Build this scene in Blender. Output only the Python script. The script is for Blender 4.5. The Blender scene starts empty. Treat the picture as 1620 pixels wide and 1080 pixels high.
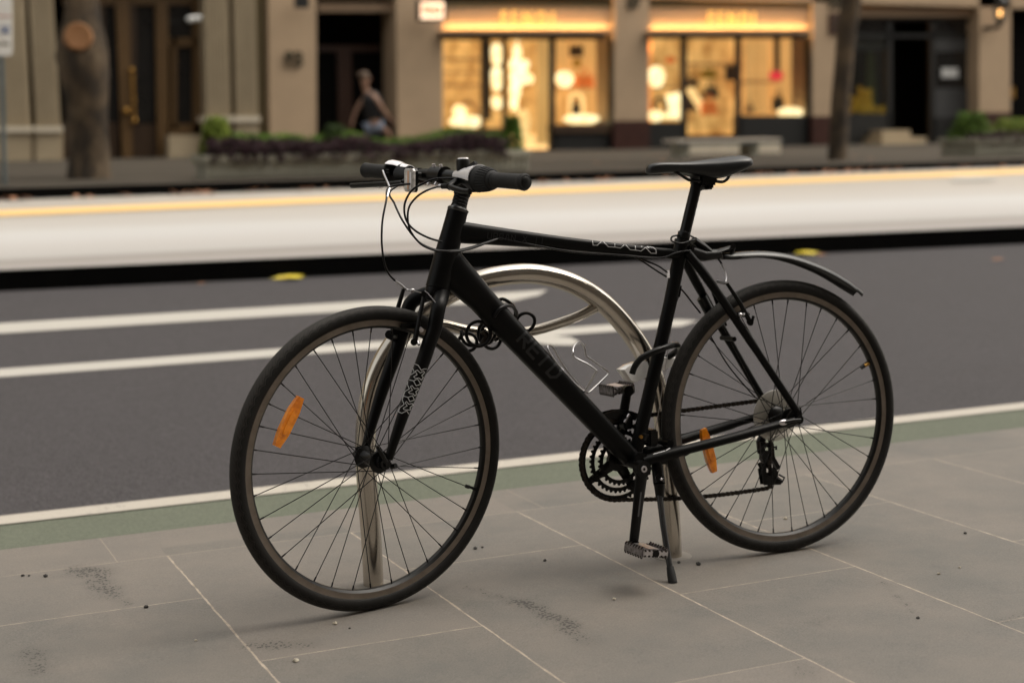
import bpy, bmesh, math, random
import numpy as np
from mathutils import Vector, Matrix
from mathutils.bvhtree import BVHTree
S = bpy.context.scene
COL = S.collection
random.seed(7)
# ------------------------------------------------------------------ camera
CR = np.array([[.909776, -.414968, -.01045], [.068934, .12621, .989605], [.409336, .90104, -.143429]])
CC = np.array([0., 0., 1.0323]); CF = 2390.76
cd = bpy.data.cameras.new('camera'); cam = bpy.data.objects.new('camera', cd); COL.objects.link(cam)
cam.matrix_world = Matrix(((CR[0][0], CR[1][0], -CR[2][0], CC[0]), (CR[0][1], CR[1][1], -CR[2][1], CC[1]),
                           (CR[0][2], CR[1][2], -CR[2][2], CC[2]), (0, 0, 0, 1)))
cd.sensor_width = 36; cd.lens = 36 * CF / 1620; cd.clip_end = 500; cd.clip_start = .05
cd.dof.use_dof = True; cd.dof.focus_distance = 3.42; cd.dof.aperture_fstop = 2.35
S.camera = cam
# ------------------------------------------------------------------ light
S.view_settings.view_transform = 'Standard'; S.view_settings.look = 'None'
S.view_settings.exposure = 1.05; S.view_settings.gamma = 1
SUN_EL, SUN_AZ = math.radians(60), math.radians(104)
w = bpy.data.worlds.new("World"); S.world = w; w.use_nodes = True
wt = w.node_tree; wt.nodes.clear()
sky = wt.nodes.new('ShaderNodeTexSky'); sky.sky_type = 'NISHITA'; sky.sun_disc = False
sky.sun_elevation = SUN_EL; sky.sun_rotation = SUN_AZ; sky.dust_density = 5; sky.air_density = 1.5
hs = wt.nodes.new('ShaderNodeHueSaturation'); hs.inputs['Saturation'].default_value = .18
tn = wt.nodes.new('ShaderNodeMix'); tn.data_type = 'RGBA'; tn.blend_type = 'MULTIPLY'; tn.inputs[0].default_value = 1
tn.inputs[7].default_value = (1.0, .955, .88, 1)
bg = wt.nodes.new('ShaderNodeBackground'); bg.inputs['Strength'].default_value = .13
wo = wt.nodes.new('ShaderNodeOutputWorld')
wt.links.new(sky.outputs[0], hs.inputs['Color']); wt.links.new(hs.outputs[0], tn.inputs[6])
wt.links.new(tn.outputs[2], bg.inputs[0]); wt.links.new(bg.outputs[0], wo.inputs[0])
sl = bpy.data.lights.new('sun', 'SUN'); sl.energy = .6; sl.angle = math.radians(60); sl.color = (1, .93, .84)
so = bpy.data.objects.new('sun', sl); COL.objects.link(so)
sd = Vector((math.sin(SUN_AZ) * math.cos(SUN_EL), math.cos(SUN_AZ) * math.cos(SUN_EL), math.sin(SUN_EL)))
so.rotation_euler = sd.to_track_quat('Z', 'Y').to_euler(); so.location = (0, 0, 20)
S.cycles.use_denoising = True
S.cycles.max_bounces = 8; S.cycles.transparent_max_bounces = 12
S.cycles.sample_clamp_indirect = 6

# ------------------------------------------------------------------ survey helpers (picture point -> place on a real plane)
def ray(px, py):
    return np.array([(px - 810) / CF, -(py - 540) / CF, 1.]) @ CR
def on_plane(px, py, P, n):
    d = ray(px, py); n = np.array(n, float); t = ((np.array(P, float) - CC) @ n) / (d @ n); return CC + t * d
def gp(px, py, z0=0., y0=0., sl_=-.0157):        # point on a sheet z = z0 + sl (y-y0)
    return Vector(on_plane(px, py, (0, y0, z0), (0, -sl_, 1)))
def fp(px, py, Y):                              # point on the upright plane at distance Y
    return Vector(on_plane(px, py, (0, Y, 0), (0, 1, 0)))

# ------------------------------------------------------------------ mesh helpers
class MB:
    def __init__(s): s.v = []; s.f = []; s.m = []; s.mi = 0
    def add(s, vs, fs):
        b = len(s.v); s.v += [Vector(v) for v in vs]
        for f in fs: s.f.append([b + i for i in f]); s.m.append(s.mi)
        return s
    def box(s, lo, hi, M=None):
        x0, y0, z0 = lo; x1, y1, z1 = hi
        vs = [Vector(p) for p in ((x0,y0,z0),(x1,y0,z0),(x1,y1,z0),(x0,y1,z0),(x0,y0,z1),(x1,y0,z1),(x1,y1,z1),(x0,y1,z1))]
        if M: vs = [M @ v for v in vs]
        return s.add(vs, [(0,3,2,1),(4,5,6,7),(0,1,5,4),(1,2,6,5),(2,3,7,6),(3,0,4,7)])
    def bbox(s, lo, hi, b=.003, M=None):           # bevelled box
        bm = bmesh.new(); bmesh.ops.create_cube(bm, size=1)
        for v in bm.verts:
            v.co = Vector([(lo[i] + hi[i]) / 2 + v.co[i] * (hi[i] - lo[i]) for i in range(3)])
        bmesh.ops.bevel(bm, geom=bm.edges[:], offset=b, segments=2, affect='EDGES')
        bm.verts.index_update()
        vs = [(M @ v.co) if M else v.co.copy() for v in bm.verts]; fs = [[v.index for v in f.verts] for f in bm.faces]
        bm.free(); return s.add(vs, fs)
    def prism(s, pts, d):                          # polygon (3D points) extruded by vector d
        n = len(pts); d = Vector(d); pts = [Vector(p) for p in pts]
        return s.add(pts + [p + d for p in pts], [list(range(n))[::-1], list(range(n, 2 * n))] + [(i, (i+1) % n, n + (i+1) % n, n + i) for i in range(n)])
    def quad(s, a, b, c, d): return s.add([a, b, c, d], [(0, 1, 2, 3)])
    def tube(s, pts, r, k=12, closed=False, cap=True, flat=1.0, side=None, sq=2.0):
        pts = [Vector(p) for p in pts]; n = len(pts)
        if not hasattr(r, '__len__'): r = [r] * n
        T = []
        for i in range(n):
            a = pts[(i - 1) % n] if (closed or i) else pts[0]; b = pts[(i + 1) % n] if (closed or i < n - 1) else pts[-1]
            T.append((b - a).normalized())
        if side is None:
            u = T[0].orthogonal().normalized()
        else:
            u = (Vector(side) - T[0] * T[0].dot(Vector(side))).normalized()
        rings = []; base = len(s.v)
        for i in range(n):
            if i: 
                q = T[i - 1].rotation_difference(T[i]); u = q @ u
            if side is not None: u = (Vector(side) - T[i] * T[i].dot(Vector(side))).normalized()
            vv = T[i].cross(u).normalized(); rr = r[i]; fl = flat[i] if hasattr(flat, '__len__') else flat
            for j in range(k):
                a = 2 * math.pi * j / k; q_ = (abs(math.cos(a)) ** sq + abs(math.sin(a)) ** sq) ** (-1 / sq); s.v.append(pts[i] + u * (math.cos(a) * rr * fl * q_) + vv * (math.sin(a) * rr * q_))
        m = n if closed else n - 1
        for i in range(m):
            for j in range(k):
                a = base + i * k + j; b = base + i * k + (j + 1) % k; c = base + ((i + 1) % n) * k + (j + 1) % k; d = base + ((i + 1) % n) * k + j
                s.f.append([a, b, c, d]); s.m.append(s.mi)
        if cap and not closed:
            s.f.append([base + j for j in range(k)][::-1]); s.m.append(s.mi)
            s.f.append([base + (n - 1) * k + j for j in range(k)]); s.m.append(s.mi)
        return s
    def lathe(s, prof, M, k=32, closed=False):     # profile (r, h) about local Z of M
        base = len(s.v); n = len(prof)
        for (r, h) in prof:
            for j in range(k):
                a = 2 * math.pi * j / k; s.v.append(M @ Vector((r * math.cos(a), r * math.sin(a), h)))
        for i in range(n if closed else n - 1):
            for j in range(k):
                i2 = (i + 1) % n
                s.f.append([base + i*k + j, base + i*k + (j+1) % k, base + i2*k + (j+1) % k, base + i2*k + j]); s.m.append(s.mi)
        if not closed:
            if prof[0][0] > 1e-6: s.f.append([base + j for j in range(k)][::-1]); s.m.append(s.mi)
            if prof[-1][0] > 1e-6: s.f.append([base + (n-1)*k + j for j in range(k)]); s.m.append(s.mi)
        return s
    def cyl(s, a, b, r, k=16, r2=None): return s.tube([a, b], [r, r if r2 is None else r2], k)
    def ball(s, c, r, k=16, sc=(1, 1, 1)):
        c = Vector(c); n = k // 2
        M = Matrix.Translation(c) @ Matrix.Diagonal((sc[0], sc[1], sc[2], 1))
        return s.lathe([(r * math.sin(math.pi * i / n) + 1e-5, -r * math.cos(math.pi * i / n)) for i in range(n + 1)], M, k)
WM = {}
def obj(name, mb, mats, parent=None, angle=40, M=None, space='local', recalc=True):
    """one mesh object; mesh given in the parent's frame (space local) or in world space"""
    me = bpy.data.meshes.new(name)
    vs = mb.v
    P = WM.get(parent.name, Matrix()) if parent else Matrix()
    L = M if M is not None else Matrix()
    if space == 'world':
        if parent is None and M is None:            # put the origin at the foot of the thing
            lo = Vector([min(v[i] for v in vs) for i in range(3)]); hi = Vector([max(v[i] for v in vs) for i in range(3)])
            L = Matrix.Translation(((lo.x + hi.x) / 2, (lo.y + hi.y) / 2, lo.z))
        inv = (P @ L).inverted(); vs = [inv @ v for v in vs]
    me.from_pydata([tuple(v) for v in vs], [], mb.f)
    if not isinstance(mats, (list, tuple)): mats = [mats]
    for m in mats: me.materials.append(m)
    me.polygons.foreach_set('material_index', mb.m)
    if recalc:
        bm = bmesh.new(); bm.from_mesh(me); bmesh.ops.recalc_face_normals(bm, faces=bm.faces); bm.to_mesh(me); bm.free()
    if angle:
        me.shade_smooth(); me.set_sharp_from_angle(angle=math.radians(angle))
    me.update()
    o = bpy.data.objects.new(name, me); COL.objects.link(o)
    if parent: o.parent = parent
    o.matrix_local = L; WM[o.name] = P @ L
    return o
def thing(name, label, cat, loc=(0, 0, 0), M=None, group=None):
    o = bpy.data.objects.new(name, None); COL.objects.link(o); o.empty_display_size = .1
    o.matrix_world = M if M is not None else Matrix.Translation(loc); WM[o.name] = o.matrix_world.copy()
    return tag(o, label, cat, group)
def tag(o, label=None, cat=None, group=None, kind=None):
    if label: o['label'] = label
    if cat: o['category'] = cat
    if group: o['group'] = group
    if kind: o['kind'] = kind
    return o
def struct(name, mb, m, **k): return tag(obj(name, mb, m, space='world', M=Matrix(), **k), kind='structure')
def text_geo(body, size, extrude=.002, bold=0.0):
    cu = bpy.data.curves.new('t', 'FONT'); cu.body = body; cu.size = size; cu.extrude = extrude; cu.offset = bold
    cu.align_x = 'CENTER'; cu.align_y = 'CENTER'
    o = bpy.data.objects.new('t', cu); COL.objects.link(o); dg = bpy.context.evaluated_depsgraph_get(); dg.update()
    me = o.evaluated_get(dg).to_mesh(); vs = [v.co.copy() for v in me.vertices]; fs = [list(p.vertices) for p in me.polygons]
    o.evaluated_get(dg).to_mesh_clear(); bpy.data.objects.remove(o); bpy.data.curves.remove(cu)
    return vs, fs

# ------------------------------------------------------------------ materials
class NT:
    def __init__(s, name):
        s.m = bpy.data.materials.new(name); s.m.use_nodes = True; s.t = s.m.node_tree
        s.b = s.t.nodes['Principled BSDF']; s.out = s.t.nodes['Material Output']
    def n(s, typ, **kw):
        x = s.t.nodes.new(typ)
        for k, v in kw.items():
            if k.startswith('i_'):
                key = k[2:]; key = int(key) if key.isdigit() else key.replace('_', ' ')
                x.inputs[key].default_value = v
            else: setattr(x, k, v)
        return x
    def l(s, a, b): s.t.links.new(a, b)
    def co(s, scale=(1, 1, 1), kind='Object'):
        tc = s.n('ShaderNodeTexCoord'); mp = s.n('ShaderNodeMapping'); mp.inputs['Scale'].default_value = scale
        s.l(tc.outputs[kind], mp.inputs[0]); return mp.outputs[0]
    def noise(s, vec, scale, detail=4, rough=.6, out='Fac'):
        x = s.n('ShaderNodeTexNoise'); x.inputs['Scale'].default_value = scale; x.inputs['Detail'].default_value = detail
        x.inputs['Roughness'].default_value = rough; s.l(vec, x.inputs['Vector']); return x.outputs[out]
    def ramp(s, fac, stops):
        x = s.n('ShaderNodeValToRGB'); e = x.color_ramp.elements
        while len(e) < len(stops): e.new(.5)
        for i, (p, c) in enumerate(stops):
            e[i].position = p; e[i].color = (*c, 1) if len(c) == 3 else c
        s.l(fac, x.inputs[0]); return x.outputs[0]
    def mix(s, fac, a, b, mode='MIX'):
        x = s.n('ShaderNodeMix', data_type='RGBA', blend_type=mode)
        for q, i in ((fac, 0), (a, 6), (b, 7)):
            if isinstance(q, (int, float)): x.inputs[i].default_value = q
            elif isinstance(q, tuple): x.inputs[i].default_value = (*q, 1)
            else: s.l(q, x.inputs[i])
        return x.outputs[2]
    def math(s, op, a, b=0., c=None):
        x = s.n('ShaderNodeMath', operation=op)
        for q, i in ((a, 0), (b, 1), (c, 2)):
            if q is None: continue
            if isinstance(q, (int, float)): x.inputs[i].default_value = q
            else: s.l(q, x.inputs[i])
        return x.outputs[0]
    def bump(s, h, strength=.3, dist=.002):
        x = s.n('ShaderNodeBump'); x.inputs['Strength'].default_value = strength; x.inputs['Distance'].default_value = dist
        s.l(h, x.inputs['Height']); s.l(x.outputs[0], s.b.inputs['Normal'])
def pm(name, c1, c2=None, scale=8, rough=.6, metal=0., bump=0., bscale=60, bdist=.002, stretch=(1, 1, 1), coat=0., r2=None, em=0., spec=.5, trans=0., alpha=1.):
    t = NT(name); b = t.b; v = t.co(stretch)
    c2 = c2 or tuple(x * .8 for x in c1)
    f = t.noise(v, scale); cr = t.ramp(f, [(.3, c2), (.7, c1)]); t.l(cr, b.inputs['Base Color'])
    b.inputs['Roughness'].default_value = rough; b.inputs['Metallic'].default_value = metal; b.inputs['Specular IOR Level'].default_value = spec
    if r2 is not None: t.l(t.math('MULTIPLY_ADD', t.noise(v, scale * 3), r2 - rough, rough), b.inputs['Roughness'])
    if coat: b.inputs['Coat Weight'].default_value = coat
    if trans: b.inputs['Transmission Weight'].default_value = trans
    if alpha < 1: b.inputs['Alpha'].default_value = alpha
    if bump: t.bump(t.noise(v, bscale, 5), bump, bdist)
    if em: t.l(cr, b.inputs['Emission Color']); b.inputs['Emission Strength'].default_value = em
    return t.m
def glass(name, tint=(.9, .95, .95), rough=.05):
    t = NT(name); tr = t.n('ShaderNodeBsdfTransparent'); tr.inputs[0].default_value = (*tint, 1)
    gl = t.n('ShaderNodeBsdfGlossy'); gl.inputs['Roughness'].default_value = rough
    fr = t.n('ShaderNodeFresnel'); fr.inputs[0].default_value = 1.5; mx = t.n('ShaderNodeMixShader')
    sm = t.math('MULTIPLY_ADD', t.noise(t.co(), 3), .04, fr.outputs[0])
    t.l(sm, mx.inputs[0]); t.l(tr.outputs[0], mx.inputs[1]); t.l(gl.outputs[0], mx.inputs[2]); t.l(mx.outputs[0], t.out.inputs[0]); return t.m

def mat_pavement():
    t = NT('bluestone_paving'); v = t.co()
    sx = t.n('ShaderNodeSeparateXYZ'); t.l(v, sx.inputs[0]); X, Y = sx.outputs[0], sx.outputs[1]
    wob = t.math('MULTIPLY', t.math('SUBTRACT', t.noise(v, 11, 5, .7), .5), .007)
    X = t.math('ADD', X, wob); Y2 = t.math('ADD', Y, wob)
    cx = t.math('DIVIDE', t.math('SUBTRACT', X, .2515), .4945); ci = t.math('FLOOR', cx)
    fx = t.math('SUBTRACT', cx, ci)
    par = t.math('MODULO', t.math('ADD', ci, 100), 2)           # 0,1
    yoff = t.math('MULTIPLY_ADD', par, -.49, 3.39)
    cy = t.math('DIVIDE', t.math('SUBTRACT', Y2, yoff), .98); cyi = t.math('FLOOR', cy); fy = t.math('SUBTRACT', cy, cyi)
    dx = t.math('MULTIPLY', t.math('MINIMUM', fx, t.math('SUBTRACT', 1, fx)), .4945)
    dy = t.math('MULTIPLY', t.math('MINIMUM', fy, t.math('SUBTRACT', 1, fy)), .98)
    kerb = t.math('GREATER_THAN', Y2, 3.797)                      # border course
    nk = t.math('SUBTRACT', 1, kerb)
    jw = t.math('MULTIPLY_ADD', t.noise(v, 18, 6, .75), .0068, -.0010)
    jx = t.math('MULTIPLY', t.math('LESS_THAN', dx, jw), nk)
    jy = t.math('MULTIPLY', t.math('LESS_THAN', dy, t.math('MULTIPLY', jw, .8)), nk)
    jk = t.math('LESS_THAN', t.math('ABSOLUTE', t.math('SUBTRACT', Y2, 3.797)), t.math('MULTIPLY', jw, .9))
    kx = t.math('DIVIDE', t.math('SUBTRACT', X, .62), 1.2); kf = t.math('SUBTRACT', kx, t.math('FLOOR', kx))
    jkx = t.math('MULTIPLY', t.math('LESS_THAN', t.math('MULTIPLY', t.math('MINIMUM', kf, t.math('SUBTRACT', 1, kf)), 1.2), .0015), kerb)
    J = t.math('MINIMUM', t.math('ADD', jx, t.math('MULTIPLY', jy, .8)), 1)
    Jd = t.math('MULTIPLY', t.math('MINIMUM', t.math('ADD', jk, jkx), 1), .45)
    # per-slab tone
    cb = t.n('ShaderNodeCombineXYZ'); t.l(t.math('ADD', ci, t.math('MULTIPLY', kerb, 55)), cb.inputs[0]); t.l(cyi, cb.inputs[1])
    wn = t.n('ShaderNodeTexWhiteNoise', noise_dimensions='3D'); t.l(cb.outputs[0], wn.inputs['Vector'])
    base = t.mix(wn.outputs['Value'], (.101, .099, .089), (.172, .151, .131))
    big = t.noise(v, 1.7, 5, .65); base = t.mix(t.math('MULTIPLY', t.math('SUBTRACT', big, .25), 1.4), base, (.095, .092, .085), 'MIX')
    warm = t.noise(v, 4.3, 6, .7); base = t.mix(t.math('MULTIPLY', t.math('GREATER_THAN', warm, .0), t.math('MULTIPLY', t.math('SUBTRACT', warm, .35), 1.5)), base, (.2, .17, .142))
    fine = t.noise(v, 260, 3, .7); base = t.mix(.2, base, t.ramp(fine, [(.3, (.03, .03, .03)), (.7, (.33, .3, .27))]))
    # pale scuffs
    sc = t.noise(t.co((1.2, 5, 1)), 13, 4, .75); base = t.mix(t.math('MULTIPLY', t.math('SMOOTH_MIN', t.math('MULTIPLY', t.math('MAXIMUM', t.math('SUBTRACT', sc, .68), 0), 9), 1, .1), .5), base, (.29, .26, .23))
    mort = t.ramp(t.noise(v, 30, 4), [(.3, (.2, .17, .14)), (.7, (.4, .34, .27))])
    base = t.mix(J, base, mort); base = t.mix(Jd, base, (.33, .28, .22))
    # worn rough patches (painted on the mesh as an attribute)
    at = t.n('ShaderNodeAttribute', attribute_name='worn'); vo = t.n('ShaderNodeTexVoronoi'); vo.inputs['Scale'].default_value = 120; t.l(v, vo.inputs['Vector'])
    pit = t.math('LESS_THAN', vo.outputs['Distance'], t.math('MULTIPLY', at.outputs['Fac'], .5))
    base = t.mix(t.math('MINIMUM', t.math('MULTIPLY', t.math('MULTIPLY', pit, at.outputs['Fac']), 1.4), 1), base, (.03, .028, .026))
    base = t.mix(t.math('MULTIPLY', at.outputs['Fac'], .35), base, (.07, .066, .06))
    t.l(base, t.b.inputs['Base Color'])
    t.l(t.math('MULTIPLY_ADD', t.noise(v, 6, 5), .25, .5), t.b.inputs['Roughness']); t.b.inputs['Specular IOR Level'].default_value = .3
    h = t.math('SUBTRACT', t.math('MULTIPLY', t.noise(v, 120, 4), .35), t.math('ADD', J, t.math('MULTIPLY', t.math('MULTIPLY', pit, at.outputs['Fac']), .8)))
    t.bump(h, .35, .0015); return t.m
def mat_road(name, c1, c2, c3, sc=1.0, bump=.5, cc=.5):
    t = NT(name); v = t.co()
    vo = t.n('ShaderNodeTexVoronoi'); vo.inputs['Scale'].default_value = 130 * sc; t.l(v, vo.inputs['Vector'])
    base = t.mix(t.math('GREATER_THAN', t.noise(v, 210 * sc, 2), .6), c1, c3)
    base = t.mix(t.math('MULTIPLY', t.noise(v, 2.2, 5, .65), .9), base, c2)
    st = t.noise(t.co((.25, 1.5, 1)), 1.4, 4); base = t.mix(t.math('MULTIPLY', st, .35), base, tuple(x * 1.25 for x in c1))
    cell = t.ramp(vo.outputs['Color'], [(0, (1 - cc,) * 3), (1, (1 + cc * 1.2,) * 3)]); base = t.mix(1, base, cell, 'MULTIPLY')
    t.l(base, t.b.inputs['Base Color']); t.b.inputs['Roughness'].default_value = .85; t.b.inputs['Specular IOR Level'].default_value = .2
    t.bump(t.math('ADD', vo.outputs['Distance'], t.noise(v, 60, 3)), bump, .004); return t.m
def mat_paint(name, c1, c2, wear=.35):
    t = NT(name); v = t.co(); a = t.noise(v, 40, 6, .75); b = t.noise(v, 3, 4)
    col = t.mix(t.math('GREATER_THAN', t.math('MULTIPLY', a, t.math('MULTIPLY_ADD', b, .5, .8)), .72 - wear * .2), c1, c2)
    col = t.mix(t.math('MULTIPLY', t.noise(v, 200, 3), .4), col, tuple(x * .7 for x in c1))
    t.l(col, t.b.inputs['Base Color']); t.b.inputs['Roughness'].default_value = .7; t.bump(t.noise(v, 130, 3), .4, .003); return t.m
def mat_platform():
    t = NT('pale_streaked_concrete'); v = t.co(); sx = t.n('ShaderNodeSeparateXYZ'); t.l(v, sx.inputs[0])
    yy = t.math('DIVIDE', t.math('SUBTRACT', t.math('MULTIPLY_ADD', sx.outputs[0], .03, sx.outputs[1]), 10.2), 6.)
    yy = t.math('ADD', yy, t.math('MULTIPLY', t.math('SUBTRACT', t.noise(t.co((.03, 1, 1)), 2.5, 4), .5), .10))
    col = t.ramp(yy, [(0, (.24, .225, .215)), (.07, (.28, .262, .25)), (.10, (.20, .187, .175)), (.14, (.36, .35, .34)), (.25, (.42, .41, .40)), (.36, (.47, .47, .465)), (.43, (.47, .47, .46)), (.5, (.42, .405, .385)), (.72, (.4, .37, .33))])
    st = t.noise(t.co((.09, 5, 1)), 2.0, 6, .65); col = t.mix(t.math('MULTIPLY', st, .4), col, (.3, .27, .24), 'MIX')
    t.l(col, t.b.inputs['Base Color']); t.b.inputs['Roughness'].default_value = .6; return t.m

M_PAVE = mat_pavement()
M_ASPH = mat_road('asphalt', (.040, .0372, .0388), (.057, .0525, .0555), (.085, .082, .08), cc=.35)
M_GREEN = mat_road('green_lane_coating', (.094, .103, .078), (.118, .128, .097), (.08, .086, .066), 1.2, .3, .18)
M_WHITE = mat_paint('road_paint_white', (.42, .385, .33), (.27, .25, .22))
M_WHITE2 = mat_paint('lane_paint_white', (.42, .4, .36), (.33, .31, .28), .1)
M_YEL = mat_paint('yellow_edge_strip', (.80, .52, .2), (.6, .38, .15), .1)
M_PLAT = mat_platform()
M_KERBD = pm('shaded_bluestone_kerb', (.0035, .0035, .003), (.002, .002, .002), rough=.9, spec=.05)  # shade on the kerb faces put into a near-black colour
M_KERB = pm('bluestone_kerb', (.12, .11, .1), (.085, .08, .07), rough=.6, bump=.2)
M_FARPAVE = pm('far_footpath_stone', (.078, .067, .054), (.046, .04, .032), scale=1.2, rough=.85, spec=.1, stretch=(.4, 1, 1))
M_GROUND = pm('subsoil', (.08, .075, .07), rough=.9)
M_PINK = pm('pink_beige_render', (.44, .315, .2), (.38, .275, .175), scale=1.5, rough=.85, bump=.1, bscale=20)
M_BEIGE = pm('beige_stone', (.38, .305, .2), (.32, .255, .165), scale=1.5, rough=.85)
M_CREAM = pm('cream_plinth', (.62, .55, .43), (.54, .47, .36), scale=3, rough=.8)
M_OLIVE = pm('olive_render', (.15, .115, .055), (.12, .09, .045), rough=.85)
M_MAROON = pm('maroon_granite', (.055, .02, .014), (.035, .013, .01), scale=6, rough=.35)
M_BLACK = pm('black_painted_metal', (.006, .006, .005), rough=.5)
M_VOID = pm('unlit_interior', (.004, .0035, .003), rough=.95, spec=.1)  # darkness of unlit rooms and recesses put into a near-black colour
M_WOOD = pm('dark_brown_timber', (.05, .026, .01), (.03, .015, .007), scale=6, rough=.45, stretch=(6, 6, 1))
M_BRONZE = pm('golden_brown_timber', (.13, .072, .026), (.09, .05, .018), scale=5, rough=.4, stretch=(6, 6, 1))
M_REDWOOD = pm('red_brown_timber', (.05, .017, .006), (.035, .012, .005), scale=5, rough=.5)
M_BRASS = pm('brass', (.6, .34, .09), (.3, .16, .04), rough=.35, metal=1, scale=20)
M_GLASS = glass('shop_glass'); M_DGLASS = pm('dark_window_glass', (.012, .011, .01), (.02, .019, .018), rough=.08, scale=2)
M_STEELP = pm('grey_painted_post', (.12, .14, .14), rough=.45)
M_SIGNW = pm('white_sign_face', (.62, .62, .6), (.56, .56, .54), rough=.4)
M_BLUE = pm('blue_sign_ink', (.02, .07, .25), rough=.4); M_RED = pm('red_sign_ink', (.4, .03, .02), rough=.4)
M_INK = pm('dark_lettering', (.06, .045, .02), rough=.6)
M_PLANTER = pm('grey_green_planter_panel', (.35, .335, .265), (.27, .26, .205), scale=4, rough=.7)

# ------------------------------------------------------------------ ground and roads
def zf(y): return -.0157 * y                      # near footpath falls gently to the kerb
KY = 4.076; ZK = zf(KY); ZR0 = ZK - .15
def zr(y): return ZR0 + .03 * (y - 4.06)
def gridsheet(xs, ys, zfun):
    mb = MB(); mb.v = [Vector((x, y, zfun(y))) for y in ys for x in xs]; nx = len(xs)
    for j in range(len(ys) - 1):
        for i in range(nx - 1):
            a = j * nx + i; mb.f.append([a, a + 1, a + 1 + nx, a + nx]); mb.m.append(0)
    return mb
struct('ground', MB().quad((-300, -300, -1.2), (300, -300, -1.2), (300, 300, -1.2), (-300, 300, -1.2)), M_GROUND)
xs = [-80, -30, -10, -5, -2] + list(np.arange(-1, 5.5, .02)) + [6, 8, 12, 30, 80]
ys = [-12, -6, -3, -1, 0, .8] + list(np.arange(1.6, 4.06, .02)) + [KY - .012]
pv = gridsheet(xs, ys, zf)
nf_ = len(pv.f)
b0 = len(pv.v)                                     # rounded arris and kerb face
for x in (-80, 80):
    pv.v += [Vector((x, KY - .012, ZK + .0002)), Vector((x, KY - .003, ZK - .003)), Vector((x, KY, ZK - .012)), Vector((x, KY, -1))]
for i in range(3): pv.f.append([b0 + i, b0 + 4 + i, b0 + 5 + i, b0 + 1 + i]); pv.m.append(0)
pav = struct('pavement', pv, M_PAVE, angle=None, recalc=False)
stain = [  # picture centre / half sizes: long axis end points on the sheet, half width, strength
    ((120, 902), (158, 905), .05, .9), ((150, 905), (175, 940), .035, .9), ((172, 938), (205, 955), .014, .8), ((50, 1030), (62, 1062), .035, .7), ((405, 1018), (485, 1020), .035, .75),
    ((735, 928), (830, 955), .014, .8), ((825, 952), (905, 990), .03, 1.), ((890, 990), (930, 1018), .026, .75),
    ((1285, 985), (1312, 978), .014, .6), ((1395, 920), (1448, 972), .006, .8), ((1575, 985), (1640, 968), .022, .6), ((1262, 1050), (1278, 1065), .03, .5)]
segs = [(gp(*a), gp(*b), w_, s_) for a, b, w_, s_ in stain]
at = pav.data.attributes.new('worn', 'FLOAT', 'POINT')
co = np.array([v[:] for v in pv.v]); val = np.zeros(len(co))
from mathutils import noise as mn
wobx = np.array([mn.noise(Vector((x * 22, y * 22, 0))) + .6 * mn.noise(Vector((x * 60, y * 60, 4))) if (-1 < x < 5.5 and y > 1.5) else 0 for x, y, z in co])
for a, b, w_, s_ in segs:
    A = np.array(a)[:2]; D = np.array(b)[:2] - A; L2 = D @ D
    t_ = np.clip(((co[:, :2] - A) @ D) / L2, 0, 1); d = np.linalg.norm(co[:, :2] - (A + t_[:, None] * D), axis=1)
    val = np.maximum(val, s_ * np.clip(1.35 - d / w_ + wobx * .55, 0, 1))
at.data.foreach_set('value', val)

def strip(x0, x1, y0a, y0b, y1a, y1b, zfun, dz, n=40):
    """band whose near/far edges run from (x0) to (x1)"""
    mb = MB()
    for i in range(n + 1):
        t = i / n; x = x0 + (x1 - x0) * t; ya = y0a + (y0b - y0a) * t; yb = y1a + (y1b - y1a) * t
        mb.v += [Vector((x, ya, zfun(ya) + dz)), Vector((x, yb, zfun(yb) + dz))]
        if i: mb.f.append([2*i-2, 2*i, 2*i+1, 2*i-1]); mb.m.append(0)
    return mb
struct('road', strip(-80, 80, 4.0, 4.0, 18, 18, zr, 0, 4), M_ASPH)
struct('bike_lane', strip(-80, 80, 4.02, 4.02, 4.85, 4.85, zr, .004, 4), M_GREEN)
struct('edge_line', strip(-80, 80, 4.807, 4.807, 4.906, 4.906, zr, .008, 4), M_WHITE)
def marking(pts):
    mb = MB(); mb.add([Vector((x, y, zr(y) + .004)) for x, y in pts], [list(range(len(pts)))]); return mb
mk = MB()
for pts in ([(-40, 8.665), (3.9, 8.57), (4.15, 8.72), (4.32, 8.93), (-40, 8.955)], [(-40, 7.346), (4.36, 7.285), (4.55, 7.42), (4.45, 7.50), (-40, 7.518)],
            [(3.36, 7.15), (3.42, 7.03), (3.52, 6.98), (3.6, 7.06), (3.62, 7.2), (3.56, 7.285), (3.36, 7.285)]):
    m2 = marking(pts); mk.add(m2.v, m2.f)
struct('lane_markings', mk, M_WHITE2)
# raised tram platform: dark kerb face, pale top, yellow edge strip
def py(x): return 10.33 - .052 * (x - 1)          # near edge drifts slightly
def zp(y): return .108 + .035 * (y - 10.2)
def pe(x0, x1, h0, h1, yo=0):
    a = [Vector((x, py(x) + yo, z)) for x, z in ((x0, h0), (x1, h0), (x1, h1), (x0, h1))]
    return a
def fk_(x): return 15.95 + .05 * (x - 1.6)
mb = MB(); A_, B_ = -40, 60
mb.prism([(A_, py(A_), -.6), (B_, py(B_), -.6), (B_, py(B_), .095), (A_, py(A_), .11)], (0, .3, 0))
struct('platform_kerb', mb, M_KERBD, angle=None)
mb = MB()
for i in range(30):
    x0 = A_ + i * 3.4; x1 = x0 + 3.4
    def Y(x, y): return y
    mb.quad((x0, py(x0) - .004, .113), (x1, py(x1) - .004, .113), (x1, fk_(x1) + .1, zp(fk_(x1) + .1)), (x0, fk_(x0) + .1, zp(fk_(x0) + .1)))
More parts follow.
